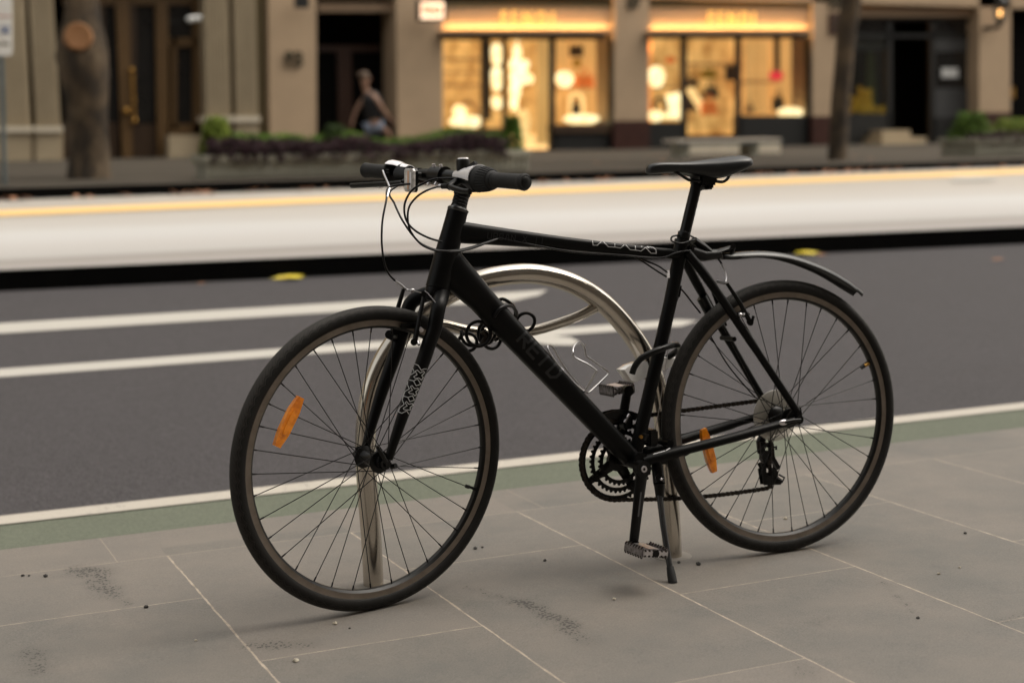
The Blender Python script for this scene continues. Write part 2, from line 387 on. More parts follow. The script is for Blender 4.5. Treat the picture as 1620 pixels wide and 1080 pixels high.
struct('tram_platform', mb, M_PLAT, angle=None)
def yel(x): return 14.12 + .094 * (x - 1.4), 14.72 + .106 * (x - 1.5)
mb = MB(); A2 = -14; mb.add([(A2, yel(A2)[0], zp(yel(A2)[0]) + .01), (34, yel(34)[0], zp(yel(34)[0]) + .01), (34, yel(34)[1], zp(yel(34)[1]) + .01), (A2, yel(A2)[1], zp(yel(A2)[1]) + .01)], [(0, 1, 2, 3)])
struct('yellow_strip', mb, M_YEL, angle=None)
mb = MB(); q = [gp(1505, 290, zp(10.2), 10.2, .035), gp(1574, 288, zp(10.2), 10.2, .035), gp(1574, 280, zp(10.2), 10.2, .035), gp(1508, 281, zp(10.2), 10.2, .035)]
struct('pale_marking', mb.add([p + Vector((0, 0, .02)) for p in q], [(0, 1, 2, 3)]), M_WHITE2, angle=None)
# studs along the strip
ZF = .425
mb = MB()
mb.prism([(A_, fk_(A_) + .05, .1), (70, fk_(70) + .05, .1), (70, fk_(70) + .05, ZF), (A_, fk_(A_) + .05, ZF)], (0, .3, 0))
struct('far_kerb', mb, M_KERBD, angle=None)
mb = MB(); mb.quad((A_, fk_(A_) + .04, ZF + .004), (70, fk_(70) + .04, ZF + .004), (70, 33, .385), (A_, 33, .385))
struct('far_pavement', mb, M_FARPAVE, angle=None)

# ------------------------------------------------------------------ far side: buildings
YF = 31.0
def em_mat(name, c1, c2, strength, scale=3, stretch=(1, 1, 1)):
    return pm(name, c1, c2, scale=scale, em=strength, stretch=stretch, rough=.8)
M_LITWALL = em_mat('self_lit_shop_wall', (1, .58, .19), (.36, .15, .03), .45, 2.6, (1, 1, .8))  # wall emits: the room's lamp light is put into its colour
M_LITDRAPE = em_mat('self_lit_curtain', (.8, .46, .16), (.5, .25, .07), .45, 5, (5, 5, .2))  # cloth emits in place of the light falling on it
M_LITHOT = em_mat('lamp_glow', (1, .84, .5), (1, .58, .22), 1.15, 5)  # plinths share it: their lit look is put in as glow
M_LITMID = em_mat('self_lit_display', (1, .66, .28), (.85, .48, .17), .75)  # display surfaces and floor emit in place of shop light
M_COVE = em_mat('cove_light_strip', (1, .62, .24), (1, .58, .22), 30.0)
M_SIGNLIT = em_mat('illuminated_sign_face', (1, .72, .5), (1, .66, .42), .85)
M_GOLD = pm('gilded_letters', (.85, .5, .12), (.7, .4, .1), rough=.35, metal=.6, em=.55)  # glow put in for light on the gilding
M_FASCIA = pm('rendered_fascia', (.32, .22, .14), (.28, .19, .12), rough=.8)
M_ORANGE = pm('orange_leather', (.7, .16, .03), rough=.5, em=.4); M_REDF = pm('red_fabric', (.75, .03, .05), rough=.5, em=.55)  # leather and fabric glow in place of window lighting
M_YELF = pm('yellow_flowers', (.45, .27, .005), (.3, .17, .005), scale=9, rough=.7, em=.12); M_STEM = pm('green_stems', (.05, .09, .015), rough=.6)  # faint glow of the yellow stands in for light on it
M_DKBAG = pm('dark_leather', (.02, .015, .012), rough=.4); M_TANBAG = pm('tan_leather', (.4, .2, .07), rough=.5, em=.2)  # tan leather emits a little in place of shop light

def FB(mb, x0, x1, y0, y1, out=0., th=.3, xb=None):
    """block whose front face stands `out` metres before the facade plane; picture corners of that face"""
    xb = xb or (x0, x1); Y = YF - out
    pts = [fp(x0, y0, Y), fp(x1, y0, Y), fp(xb[1], y1, Y), fp(xb[0], y1, Y)]
    return mb.prism(pts, (0, th, 0))
def fb(name, mat, parent, *rects, label=None, th=.3, out=0., angle=30):
    if len(rects) > 1 and name not in ('door', 'door_frame', 'shop_frame', 'sign_frame', 'cove_ledge'):
        o = [fb(name, mat, parent, r, label=label, th=th, out=out, angle=angle) for r in rects]; return o[0]
    mb = MB()
    for r in rects:
        kw = dict(out=out, th=th)
        if len(r) > 4: kw['out'] = r[4]
        if len(r) > 5: kw['th'] = r[5]
        FB(mb, *r[:4], xb=r[6] if len(r) > 6 else None, **kw)
    o = obj(name, mb, mat, parent, space='world', angle=angle)
    if label: o['label'] = label
    return o
def bld(name, label, px): 
    p = fp(px, 250, YF); return thing(name, label, 'building', (p.x, YF + 1, .38))

# --- left: stone building with fluted pilasters and timber doors
A = bld('stone_building', 'cream stone building with fluted pilasters and tall brown timber doors, behind the thick tree trunk', 200)
lowY = 262
def pilaster(x0, x1, shift, ybase, ybot):
    mb = MB(); n = 7; wd = (x1 - x0)
    FB(mb, x0, x1, -60, ybase, 0., .5, xb=(x0 + shift, x1 + shift))
    for i in range(n):
        a = x0 + wd * (i + .15) / n; b = x0 + wd * (i + .72) / n
        FB(mb, a, b, -60, ybase - 2, .06, .07, xb=(a + shift, b + shift))
    p = obj('pilaster', mb, M_BEIGE, A, space='world')
    mb = MB(); FB(mb, x0 + shift - 1, x1 + shift + 1, ybase + 9, ybot, .10, .5)
    obj('plinth', mb, M_BEIGE, p, space='world'); mb = MB(); FB(mb, x0 + shift - 4, x1 + shift + 4, ybase, ybase + 9, .16, .65); obj('plinth_moulding', mb, M_CREAM, p, space='world')
    return p
pilaster(-45, 36, 12, 200, 266); pilaster(42, 80, 16, 200, 266); pilaster(322, 359, 6, 184, 262); pilaster(368, 402, 6, 184, 262)
fb('wall', M_OLIVE, A, (-200, -40, -60, 275, 0, .5), (30, 60, -60, 270, -.25, .3), (350, 380, -60, 262, -.2, .3), (400, 430, -60, 262, -.1, .4, (404, 432)))
fb('plinth_course', M_BEIGE, A, (-46, 100, 208, 268, .02, .4), (268, 330, 214, 262, -.1, .4))
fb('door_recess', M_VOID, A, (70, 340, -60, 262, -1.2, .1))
fb('door_frame', M_BRONZE, A, (100, 330, -4, 8, -.55, .12), (183, 205, 0, 250, -.5, .1, (194, 210)), (246, 266, 0, 250, -.5, .1, (250, 268)), (148, 160, 0, 250, -.5, .1), (268, 312, 60, 74, -.5, .1), (272, 280, 60, 205, -.5, .1), (306, 322, 0, 212, -.5, .12), (264, 322, 196, 214, -.5, .12))
dr = fb('door', M_WOOD, A, (86, 188, 194, 254, -.62, .06), (196, 268, 196, 252, -.62, .06), (205, 216, 6, 196, -.6, .06), (158, 166, 0, 196, -.6, .06))
fb('pane', M_DGLASS, dr, (160, 190, 8, 196, -.66, .01), (212, 250, 8, 194, -.66, .01))
fb('window_pane', M_DGLASS, A, (278, 308, 74, 196, -.66, .01), (266, 318, 0, 60, -.66, .01))
mb = MB(); 
for i in range(9):
    c = fp(209 + i * .5, 112 + i * 10, YF + .42); mb.ball(c, .055 if i in (0, 8) else .035, 10, (1, 1, 1.3))
mb.tube([fp(209, 108, YF + .42), fp(213, 196, YF + .42)], .03, 8); mb.ball(fp(200, 176, YF + .42), .07, 10)
obj('door_handle', mb, M_BRASS, dr, space='world')
# --- middle and right: pink-beige arcade building with shops
Bd = bld('arcade_building', 'pink beige rendered arcade building with lit shop windows between square pillars', 1000)
fb('pillar', M_PINK, Bd, (424, 500, -60, 262, .1, .9, (428, 501)), label='wide pink beige pillar carrying the street number beside the dark doorway')
fb('pillar', M_PINK, Bd, (626, 700, -60, 258, .1, .9, (630, 701)), label='pillar under the illuminated projecting sign')
def pil(x0, x1, ym, yb, lab):
    p = fb('pillar', M_PINK, Bd, (x0, x1, -60, ym, .1, .9), label=lab); fb('base', M_MAROON, p, (x0 - 1, x1 + 1, ym, yb, .13, .93)); return p
pil(972, 1027, 191, 238, 'pillar with maroon base between the two lit shops'); pil(1286, 1337, 184, 232, 'pillar behind the leaning tree trunk'); pil(1549, 1599, 178, 226, 'pillar carrying the lit lantern')
pil(1700, 1760, 172, 222, None)
pz = fp(800, 0, YF).z
mb = MB(); xl, xr = fp(424, 0, YF).x, fp(1760, 0, YF).x
mb.box((xl, YF - .1, pz + .12), (xr + 40, YF + 8, 18)); 
obj('upper_wall', mb, M_PINK, Bd, space='world')
mb = MB(); mb.box((-50, YF - .1, pz + .5), (xl - .01, YF + 8, 18)); obj('upper_wall', mb, M_BEIGE, A, space='world')
for k in range(9):
    for zz in (5.0, 9.4, 13.8):
        x = xl + 1.2 + k * 2.7; obj('upper_window', MB().box((x, YF - .13, zz), (x + 1.3, YF - .08, zz + 2.4)), M_DGLASS, Bd, space='world')
# near side of the street: unseen buildings behind the footpath, added to darken reflections
mb = MB(); mb.box((-60, -9, -1), (80, -5.5, 19))
for k in range(28):
    for zz in (1, 5.5, 10, 14.5): mb.box((-58 + k * 5, -5.5, zz), (-55.4 + k * 5, -5.35, zz + 3))
struct('building_row', mb, pm('dark_stone_wall', (.16, .14, .12), (.12, .105, .09), scale=.6, rough=.9))
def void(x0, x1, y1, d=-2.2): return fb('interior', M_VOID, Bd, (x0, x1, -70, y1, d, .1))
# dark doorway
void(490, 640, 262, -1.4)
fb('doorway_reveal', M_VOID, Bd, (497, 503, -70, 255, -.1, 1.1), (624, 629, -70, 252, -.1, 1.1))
fb('lintel', M_FASCIA, Bd, (503, 625, 5, 19, -.15, .3), (503, 625, -70, -3, -.15, .3))
dd = fb('door', M_REDWOOD, Bd, (500, 628, 72, 82, -1.0, .08), (534, 556, 82, 250, -1.0, .08, (536, 560)), (606, 624, 82, 250, -1.0, .08), (500, 628, 232, 250, -.98, .06))
fb('pane', M_VOID, dd, (502, 536, 82, 232, -1.06, .02), (556, 607, 82, 232, -1.06, .02))
for (px, pyy, tx, sz, lb) in ((465, 95, '83', .42, 'street number beside the dark doorway'), (1003, 6, '87', .36, 'street number between the lit shops'), (1320, 6, '93', .36, 'street number above the brown plaque')):
    vs, fs = text_geo(tx, sz, .02, .012); c = fp(px, pyy, YF - .13)
    o = obj('street_number', MB().add([c + Vector((v.x, -v.z, v.y)) for v in vs], fs), M_INK, Bd, space='world'); o['label'] = lb
# --- lit shops
def shop(x0, x1, ybot, letters, frame_mat, name_label):
    f = fb('shop_sign', M_FASCIA, Bd, (x0, x1, 14, 46, .02, .25), label=name_label)
    fb('cove_light', M_COVE, f, (x0 + 6, x1 - 6, 49.2, 50.2, .12, .07)); fb('cove_ledge', M_FASCIA, f, (x0, x1, 50.4, 53, .38, .5), (x0, x1, 48.6, 50.3, .38, .03))
    vs, fs = text_geo('F E N D I', .40, .03, .004); c = fp(letters[0], 30, YF - .16)
    w_ = max(v.x for v in vs) - min(v.x for v in vs); k = (fp(letters[1] + letters[0], 30, YF).x - fp(letters[0] - letters[1], 30, YF).x) / w_
    obj('sign_letters', MB().add([c + Vector((v.x * k, -v.z, v.y)) for v in vs], fs), M_GOLD, f, space='world')
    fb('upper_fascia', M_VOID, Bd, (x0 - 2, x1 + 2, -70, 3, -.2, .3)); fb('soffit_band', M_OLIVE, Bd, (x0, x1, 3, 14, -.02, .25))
    fb('interior_wall', M_LITWALL, Bd, (x0 - 30, x1 + 60, 40, 215, -2.6, .05))
    fb('interior_floor', M_LITMID, Bd, (x0 - 30, x1 + 60, 213, 240, -2.55, .05))
    return f
shop(699, 971, 235, (835, 41), None, 'glowing fascia over the left lit shop')
shop(1027, 1285, 232, (1158, 36), None, 'glowing fascia over the right lit shop')
fb('interior_side_wall', M_LITDRAPE, Bd, (699, 703, 55, 210, -.5, 2), (966, 971, 55, 210, -.4, 2.2), (1281, 1285, 55, 210, -.4, 2.2))
fb('shop_frame', M_BRONZE, Bd, (699, 971, 53, 63, .0, .12), (763, 768, 63, 205, .0, .12), (797, 802, 63, 232, 0, .12), label='brown timber frame of the left lit shop')
fb('shop_frame', M_BLACK, Bd, (872, 879, 60, 236, .0, .14)); fb('shop_frame', M_BLACK, Bd, (966, 973, 55, 236, .0, .14))
wn_ = fb('stall_riser', M_BLACK, Bd, (876, 972, 211, 238, .0, .3)); fb('sill', M_WOOD, Bd, (876, 972, 197, 211, .06, .34), (700, 800, 203, 236, .0, .3))
fb('shop_frame', M_BLACK, Bd, (1024, 1287, 53, 61, .0, .12), (1080, 1087, 61, 235, 0, .12), (1166, 1173, 61, 235, 0, .12), (1278, 1287, 61, 235, 0, .12), label='black metal frame of the right lit shop')
fb('stall_riser', M_BLACK, Bd, (1027, 1083, 193, 236, .0, .3), (1170, 1286, 183, 234, .0, .3), (1086, 1168, 213, 234, -.1, .25)); fb('window_post', M_BRONZE, Bd, (1226, 1234, 61, 116, -.9, .06))
for r in ((703, 763, 63, 203), (768, 797, 63, 203), (802, 873, 63, 232), (879, 966, 62, 198), (1028, 1080, 61, 193), (1087, 1166, 61, 213), (1173, 1278, 61, 183)):
    fb('window_pane', M_GLASS, Bd, r, out=-.06, th=.008)
# mouldings inside
fb('shelf', M_TANBAG, Bd, (703, 763, 134, 137, -1.2, .4), (703, 763, 92, 95, -1.2, .4), (703, 763, 114, 116, -1.2, .4), (880, 966, 137, 140, -1.3, .4), (1030, 1078, 137, 140, -1.2, .4), (1175, 1276, 128, 131, -1.6, .3), (1090, 1164, 100, 103, -1.6, .3))
fb('curtain', M_LITDRAPE, Bd, (850, 873, 64, 228, -1.0, .08), (934, 966, 64, 196, -1.4, .08), (1240, 1278, 64, 180, -1.4, .08), (880, 898, 64, 120, -1.6, .08), (1180, 1215, 64, 180, -1.9, .08))
fb('display_panel', M_WOOD, Bd, (764, 777, 64, 190, -.5, .08), (778, 796, 104, 110, -.6, .1), (903, 928, 72, 90, -1.8, .1), (1150, 1166, 104, 128, -1.7, .1), (1088, 1112, 148, 176, -1.5, .1))
# things in the windows
def arch(px, pyb, rpx, hpx, out):
    c = fp(px, pyb, YF - out); r = (fp(px + rpx, pyb, YF - out) - c).length; h = (fp(px, pyb - hpx, YF - out) - c).length - r
    pts = [c + Vector((-r, 0, 0)), c + Vector((-r, 0, h))] + [c + Vector((-r * math.cos(a), 0, h + r * math.sin(a))) for a in np.linspace(0, math.pi, 12)] + [c + Vector((r, 0, 0))]
    return MB().tube(pts, r * .28, 8)
def bag(px, pyb, wpx, hpx, out):
    c = fp(px, pyb, YF - out); k = (fp(px + 1, pyb, YF - out) - c).length; W = wpx * k / 2; H = hpx * k * .62
    mb = MB(); mb.prism([c + Vector(p) for p in ((-W, -.09, 0), (W, -.09, 0), (W * .82, -.07, H), (-W * .82, -.07, H))], (0, .18, 0))
    mb.tube([c + Vector((-W * .45 * math.cos(a), 0, H + hpx * k * .36 * math.sin(a))) for a in np.linspace(0, math.pi, 10)], .02, 6); return mb
def lampg(px, pyb, wpx, hpx, out, base=True):
    c = fp(px, pyb, YF - out); k = (fp(px + 1, pyb, YF - out) - c).length; R_ = wpx * k / 2; H = hpx * k
    return MB().lathe([(R_ * .5, 0), (R_ * .55, H * .06), (R_ * .9, H * .3), (R_, H * .55), (R_ * .8, H * .85), (R_ * .3, H)], Matrix.Translation(c), 14)
def wt_(nm, mb, m, lab, cat, grp=None): return tag(obj(nm, mb, m, space='world'), lab, cat, grp)
wt_('display_plinth', lampg(738, 202, 52, 17, .0 - .7), M_LITHOT, 'brightly lit low display mound in the far left shop window', 'display')
wt_('display_lamp', lampg(727, 188, 20, 20, -.9), M_LITHOT, 'small bright cone lamp on the mound in the far left shop window', 'lamp')
wt_('display_arch', arch(741, 200, 13, 38, -1.1), M_TANBAG, 'tan arch stand behind the bright mound in the far left shop window', 'display')
for i, (y, h) in enumerate(((103, 30), (143, 34), (172, 18))):
    wt_('hanging_lantern', lampg(786, y, 18, h, -.6), M_LITHOT, ('top', 'middle', 'lowest')[i] + ' of the three glowing lanterns hanging in the narrow window by the shop door', 'lantern', 'glowing lanterns in the narrow window')
mb = MB()
for (x, y, rw, rh) in ((818, 84, 9, 13), (815, 103, 12, 13), (830, 103, 9, 10), (822, 122, 19, 16), (838, 125, 8, 9), (815, 143, 11, 16), (812, 163, 7, 14)):
    c = fp(x, y, YF + 1.0); k = (fp(x + 1, y, YF + 1.0) - c).length; mb.ball(c, k * rw * .8, 12, (1, .7, rh / rw))
mb.tube([fp(818, 60, YF + 1), fp(818, 180, YF + 1)], .02, 6)
wt_('chandelier', mb, M_LITHOT, 'large dazzling cluster chandelier inside the open shop doorway', 'chandelier')
wt_('floor_lamp', lampg(829, 218, 18, 40, -.5), M_LITMID, 'glowing floor lamp standing below the chandelier', 'lamp')
wt_('table_lamp', lampg(893, 138, 26, 22, -1.2), M_LITHOT, 'bright drum lamp on the shelf in the left shop right window', 'lamp')
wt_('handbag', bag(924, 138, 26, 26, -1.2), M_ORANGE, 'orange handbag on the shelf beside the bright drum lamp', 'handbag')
wt_('round_ornament', MB().ball(fp(913, 100, YF + 1.5), .11, 12), M_YELF, 'round golden ornament above the orange handbag', 'ornament')
wt_('display_arch', arch(912, 182, 10, 34, -1.0), M_LITMID, 'pale arch niche above the glowing plinth in the left shop right window', 'display')
wt_('handbag', bag(911, 181, 12, 22, -.9), M_DKBAG, 'small dark handbag inside the pale arch niche', 'handbag')
wt_('display_plinth', lampg(920, 196, 52, 13, -.6), M_LITHOT, 'glowing oval plinth under the small dark handbag', 'display')
wt_('table_lamp', lampg(1038, 138, 24, 28, -.9), M_LITHOT, 'bright globe lamp in the left window of the right lit shop', 'lamp')
wt_('table_lamp', lampg(1037, 192, 20, 15, -.5), M_LITHOT, 'low bright lamp near the sill in the left window of the right lit shop', 'lamp')
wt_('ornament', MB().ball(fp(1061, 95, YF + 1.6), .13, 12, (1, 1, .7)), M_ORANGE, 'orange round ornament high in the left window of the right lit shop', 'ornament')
wt_('display_arch', arch(1044, 180, 10, 24, -.9), M_DKBAG, 'dark arch stand above the low bright lamp', 'display')
wt_('glow_panel', MB().prism([fp(1056, 150, YF + 1.3), fp(1077, 146, YF + 1.3), fp(1078, 188, YF + 1.3), fp(1050, 188, YF + 1.3)], (0, .05, 0)), M_LITHOT, 'pale glowing panel beside the dark arch stand', 'display')  # display panel, its lit look put in as glow
wt_('handbag', bag(1094, 137, 17, 14, -1.4), M_DKBAG, 'black handbag on display behind the right shop door', 'handbag')
wt_('handbag', bag(1122, 182, 22, 28, -1.2), M_ORANGE, 'orange handbag low behind the right shop door', 'handbag')
wt_('handbag', bag(1125, 156, 18, 24, -1.3), pm('grey_green_leather', (.1, .11, .08), rough=.5), 'grey green handbag above the orange handbag behind the right shop door', 'handbag')
wt_('handbag', bag(1121, 124, 20, 17, -1.5), M_YELF, 'yellow handbag highest behind the right shop door', 'handbag')
mb = MB().prism([fp(1088, 142, YF + 1.4), fp(1097, 139, YF + 1.4), fp(1120, 172, YF + 1.4), fp(1110, 178, YF + 1.4)], (0, .1, 0)); wt_('display_ramp', mb, M_LITMID, 'slanting pale display ramp behind the right shop door', 'display')
mb = MB()
for a in range(7):
    c = fp(1228 + 8 * math.cos(a * .9), 120 + 4 * math.sin(a * .9), YF + .9); mb.ball(c, .07, 8)
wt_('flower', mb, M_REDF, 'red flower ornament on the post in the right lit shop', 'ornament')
wt_('handbag', bag(1231, 175, 13, 28, -.9), M_DKBAG, 'dark handbag standing under the red flower ornament', 'handbag')
wt_('display_plinth', lampg(1250, 186, 34, 13, -.45), M_LITHOT, 'glowing oval plinth at the right end of the right lit shop', 'display')
wt_('handbag', bag(1186, 180, 10, 16, -.9), M_TANBAG, 'tan handbag in the left corner of the widest window', 'handbag')
# --- dark shop on the right
void(1330, 1552, 240, -2.0)
fb('lintel', M_FASCIA, Bd, (1337, 1549, 12, 27, -.15, .3)); fb('shop_frame', M_BLACK, Bd, (1337, 1549, 27, 33, -.3, .1), (1337, 1345, 27, 190, -.3, .1), (1404, 1412, 27, 225, -.3, .1), (1472, 1480, 27, 225, -.3, .1), (1543, 1550, 27, 228, -.3, .1), (1337, 1549, 54, 60, -.3, .1))
fb('stall_riser', M_BLACK, Bd, (1330, 1408, 180, 232, -.3, .1), (1476, 1549, 186, 228, -.3, .1))
fb('window_pane', M_DGLASS, Bd, (1480, 1543, 60, 186, -.36, .01), (1480, 1543, 33, 54, -.36, .01), (1345, 1404, 33, 54, -.36, .01))
fb('window_pane', M_GLASS, Bd, (1345, 1404, 60, 180, -.36, .01))
M_GREYR = pm('grey_reflection', (.05, .05, .05), rough=.6)  # reflections in the panes, put in as flat grey sheets
fb('glass_reflection', M_GREYR, Bd, (1480, 1541, 140, 188, -.33, .02), (1480, 1541, 62, 82, -.33, .02), (1345, 1400, 62, 80, -.5, .02)); fb('step', M_BEIGE, Bd, (1396, 1440, 206, 236, .2, .8), (1396, 1466, 217, 238, .45, .9), (1396, 1466, 227, 240, .7, .9))
wt_('notice', FB(MB(), 1490, 1516, 108, 123, -.3, .02), M_SIGNW, 'pale notice stuck inside the dark shop right window', 'notice')
mb = MB()
for i in range(70):
    x = random.uniform(1346, 1402); y = random.uniform(168, 179) if i < 40 else random.uniform(140, 170)
    if i >= 40: x = random.gauss(1362, 10)
    mb.ball(fp(x, y, YF + .9 + random.random() * .4), random.uniform(.04, .09), 6)
wt_('yellow_flowers', mb, M_YELF, 'heap of yellow flowers low in the dark shop left window', 'flowers')
mb = MB()
for i in range(7):
    x = 1370 + i * 2.5; mb.tube([fp(x, 165, YF + 1.4), fp(x + random.uniform(-4, 4), 84, YF + 1.4)], .02, 5)
wt_('green_stems', mb, M_STEM, 'tall green stems behind the yellow flowers', 'plant')
# beyond the lantern pillar
void(1598, 1760, 240, -1.2); fb('door', M_VOID, Bd, (1602, 1700, -60, 222, -.5, .1))
fb('door_handle', M_BRASS, Bd, (1600, 1606, 138, 156, -.3, .06))
# lantern
mb = MB(); c = fp(1583, 20, YF - .55); k = (fp(1584, 20, YF - .55) - c).length
L_ = thing('wall_lantern', 'lit black wall lantern on the pillar at the right edge', 'lantern', tuple(c))
def lz(y): return fp(1583, y, YF - .55).z
mb.lathe([(k * 9, lz(6)), (k * 10, lz(3)), (k * 3, lz(-6)), (k * 1, lz(-10))], Matrix.Translation((c.x, c.y, 0)), 6)
mb.lathe([(k * 5, lz(36)), (k * 6, lz(33)), (k * 5, lz(30))], Matrix.Translation((c.x, c.y, 0)), 6)
for a in range(6):
    an = a * math.pi / 3; mb.tube([(c.x + k * 8.5 * math.cos(an), c.y + k * 8.5 * math.sin(an), lz(5)), (c.x + k * 5.5 * math.cos(an), c.y + k * 5.5 * math.sin(an), lz(33))], k * .9, 6)
mb.tube([(c.x, c.y, lz(36)), (c.x, c.y + .05, lz(42)), (c.x - .06, c.y + .2, lz(44)), (c.x - .1, c.y + .46, lz(44))], k * 3, 8)
obj('frame', mb, M_BLACK, L_, space='world'); obj('flame_bulb', MB().ball((c.x, c.y, lz(21)), k * 2.4, 12, (1, 1, 1.6)), em_mat('lantern_flame', (1, .5, .16), (1, .45, .12), 2.6), L_, space='world')
# projecting illuminated sign, little black sign, brown plaque
M_ = thing('projecting_sign', 'small illuminated box sign projecting beside the left lit shop', 'sign', tuple(fp(684, 20, YF - .7)))
fb('sign_frame', M_BLACK, M_, (662, 706, 0, 33, .6, .14), (682, 686, -20, 4, .5, .06)); fb('sign_face', M_SIGNLIT, M_, (666, 702, 4, 30, .61, .02))
vs, fs = text_geo('FENDI', .16, .008, .006); c = fp(684, 17, YF - .64)
obj('sign_letters', MB().add([c + Vector((v.x, -v.z, v.y * 1.5)) for v in vs], fs), pm('warm_brown_letters', (.5, .22, .1), em=.3), M_, space='world')
tag(fb('hanging_sign', M_BLACK, None, (467, 489, -12, 13, .5, .1, (468, 489))), 'small black hanging sign high on the number pillar', 'sign')
pl = thing('wall_plaque', 'dark brown plaque on the pillar behind the leaning tree', 'plaque', tuple(fp(1332, 40, YF - .12))); fb('board', M_REDWOOD, pl, (1313, 1350, 21, 54, .16, .05)); fb('inscription', M_WOOD, pl, (1318, 1345, 32, 43, .17, .02))
tag(obj('security_camera', MB().tube([fp(300, 31, YF - .3), fp(318, 29, YF - .3)], .06, 10).ball(fp(300, 31, YF - .3), .07, 8), M_SIGNW, space='world'), 'small white camera fixed above the brown side window', 'camera')

# ------------------------------------------------------------------ far footpath furniture
FZ = .43
def plank_planter(name, lab, x0, x1, Y, D, hz):
    t = thing(name, lab, 'planter', ((x0 + x1) / 2, Y + D / 2, FZ - .01)); mb = MB()
    mb.bbox((x0 + .03, Y + .03, FZ - .02), (x1 - .03, Y + D - .03, FZ + hz - .06), .01)
    n = int((x1 - x0) / .075)
    for i in range(n):
        a = x0 + (x1 - x0) * i / n; mb.box((a + .012, Y, FZ + .02), (a + .065, Y + .03, FZ + hz - .08))
    obj('panels', mb, M_PLANTER, t, space='world')
    r = MB(); r.bbox((x0 - .02, Y - .02, FZ + hz - .09), (x1 + .02, Y + .1, FZ + hz), .008); r.bbox((x0 - .02, Y + D - .1, FZ + hz - .09), (x1 + .02, Y + D, FZ + hz), .008)
    r.bbox((x0 - .02, Y + .1, FZ + hz - .09), (x0 + .08, Y + D - .1, FZ + hz), .008); r.bbox((x1 - .08, Y + .1, FZ + hz - .09), (x1 + .02, Y + D - .1, FZ + hz), .008)
    obj('rim', r, M_PLANTER, t, space='world'); obj('soil', MB().quad((x0, Y, FZ + hz - .05), (x1, Y, FZ + hz - .05), (x1, Y + D, FZ + hz - .05), (x0, Y + D, FZ + hz - .05)), M_GROUND, t, space='world')
    return t
def leafmat(name, c1, c2):
    t = NT(name); col = t.ramp(t.noise(t.co(), 6, 3), [(.3, c2), (.7, c1)]); t.l(col, t.b.inputs['Base Color']); t.b.inputs['Roughness'].default_value = .7; t.b.inputs['Specular IOR Level'].default_value = .1; return t.m
M_LFP = leafmat('dark_purple_leaf', (.035, .016, .02), (.014, .007, .009)); M_LFG = leafmat('green_leaf', (.09, .15, .02), (.04, .08, .012)); M_LFY = leafmat('bright_green_leaf', (.16, .2, .03), (.08, .12, .02))
M_LFD = leafmat('dark_green_leaf', (.04, .06, .02), (.02, .035, .01))
def leaves(mb, n, cfun, size, seed=1, up=.3):
    rnd = random.Random(seed)
    for _ in range(n):
        c = Vector(cfun(rnd)); d = Vector((rnd.gauss(0, 1), rnd.gauss(0, 1), rnd.gauss(up, 1))).normalized(); s_ = size * rnd.uniform(.6, 1.3)
        u = d.orthogonal().normalized() * s_ * .4; mb.add([c - d * s_, c + u, c + d * s_, c - u], [(0, 1, 2, 3)])
    return mb
pa = fp(327, 286, 17.0); pb = fp(838, 284, 17.0); HP = fp(500, 243, 17.0).z - FZ; ZG = fp(500, 206, 17.5).z; ZP = fp(500, 214, 17.2).z; ZB = FZ + HP - .08
X0, X1 = pa.x, pb.x
plank_planter('planter', 'long grey green slatted planter in front of the dark doorway', X0, X1, 17.0, .7, HP)
def bed(x0, x1, y0, y1, z0, h): return lambda r: (r.uniform(x0, x1), r.uniform(y0, y1), z0 + h * r.random() * (.65 + .35 * math.sin(r.uniform(0, 6))))
def bed2(x0, x1, y0, y1, z0, h):
    def f(r):
        x = r.uniform(x0, x1); return (x, r.uniform(y0, y1), z0 + (h * r.random()) * (.6 + .4 * mn.noise(Vector((x * 1.7, 3.3, 0)))))
    return f
tag(obj('purple_ground_cover', leaves(MB(), 5200, bed2(X0 + .05, X1 - .3, 16.93, 17.35, ZB, (ZP - ZB) * 1.25), .045, 3), M_LFP, space='world', angle=None), 'dark purple low foliage along the front of the long planter', 'foliage', kind='stuff')
tag(obj('green_ground_cover', leaves(MB(), 4200, bed2(X0 + .1, X1 - .15, 17.3, 17.68, ZB + .05, (ZG - ZB - .05) * 1.3), .04, 4), M_LFG, space='world', angle=None), 'green low foliage along the back of the long planter', 'foliage', kind='stuff')
def clump(cx, cy, z, r, h, n, seed, m, lab):
    def f(rn):
        a = rn.uniform(0, 6.28); q = rn.random() ** .5; zz = rn.random(); rr = r * q * (1 - .55 * zz); return (cx + rr * math.cos(a), cy + rr * math.sin(a), z + h * zz)
    tag(obj('shrub', leaves(MB(), n, f, .05, seed, 1.2), m, space='world', angle=None), lab, 'shrub')
clump(X0 + .22, 17.38, ZB, .25, fp(345, 188, 17.5).z - ZB, 900, 5, M_LFY, 'bright green bushy shrub at the left end of the long planter')
clump(fp(806, 210, 17.5).x, 17.4, ZB, .17, fp(806, 186, 17.6).z - ZB, 600, 6, M_LFG, 'green shrub near the right end of the long planter')
clump(fp(530, 210, 17.4).x, 17.4, ZB, .22, fp(530, 199, 17.9).z - ZB, 400, 16, M_LFD, 'dark green shrub behind the middle of the long planter')
RX = fp(1545, 252, 18.4).x; HR = fp(1550, 219, 18.4).z - FZ; ZQ = FZ + HR - .08
plank_planter('planter', 'grey slatted planter at the right edge of the far footpath', RX, RX + 4, 18.4, .9, HR)
tag(obj('purple_ground_cover', leaves(MB(), 2600, bed2(RX + .05, RX + 3.5, 18.35, 18.8, ZQ, .26), .045, 8), M_LFP, space='world', angle=None), 'dark purple low foliage in the right planter', 'foliage', kind='stuff')
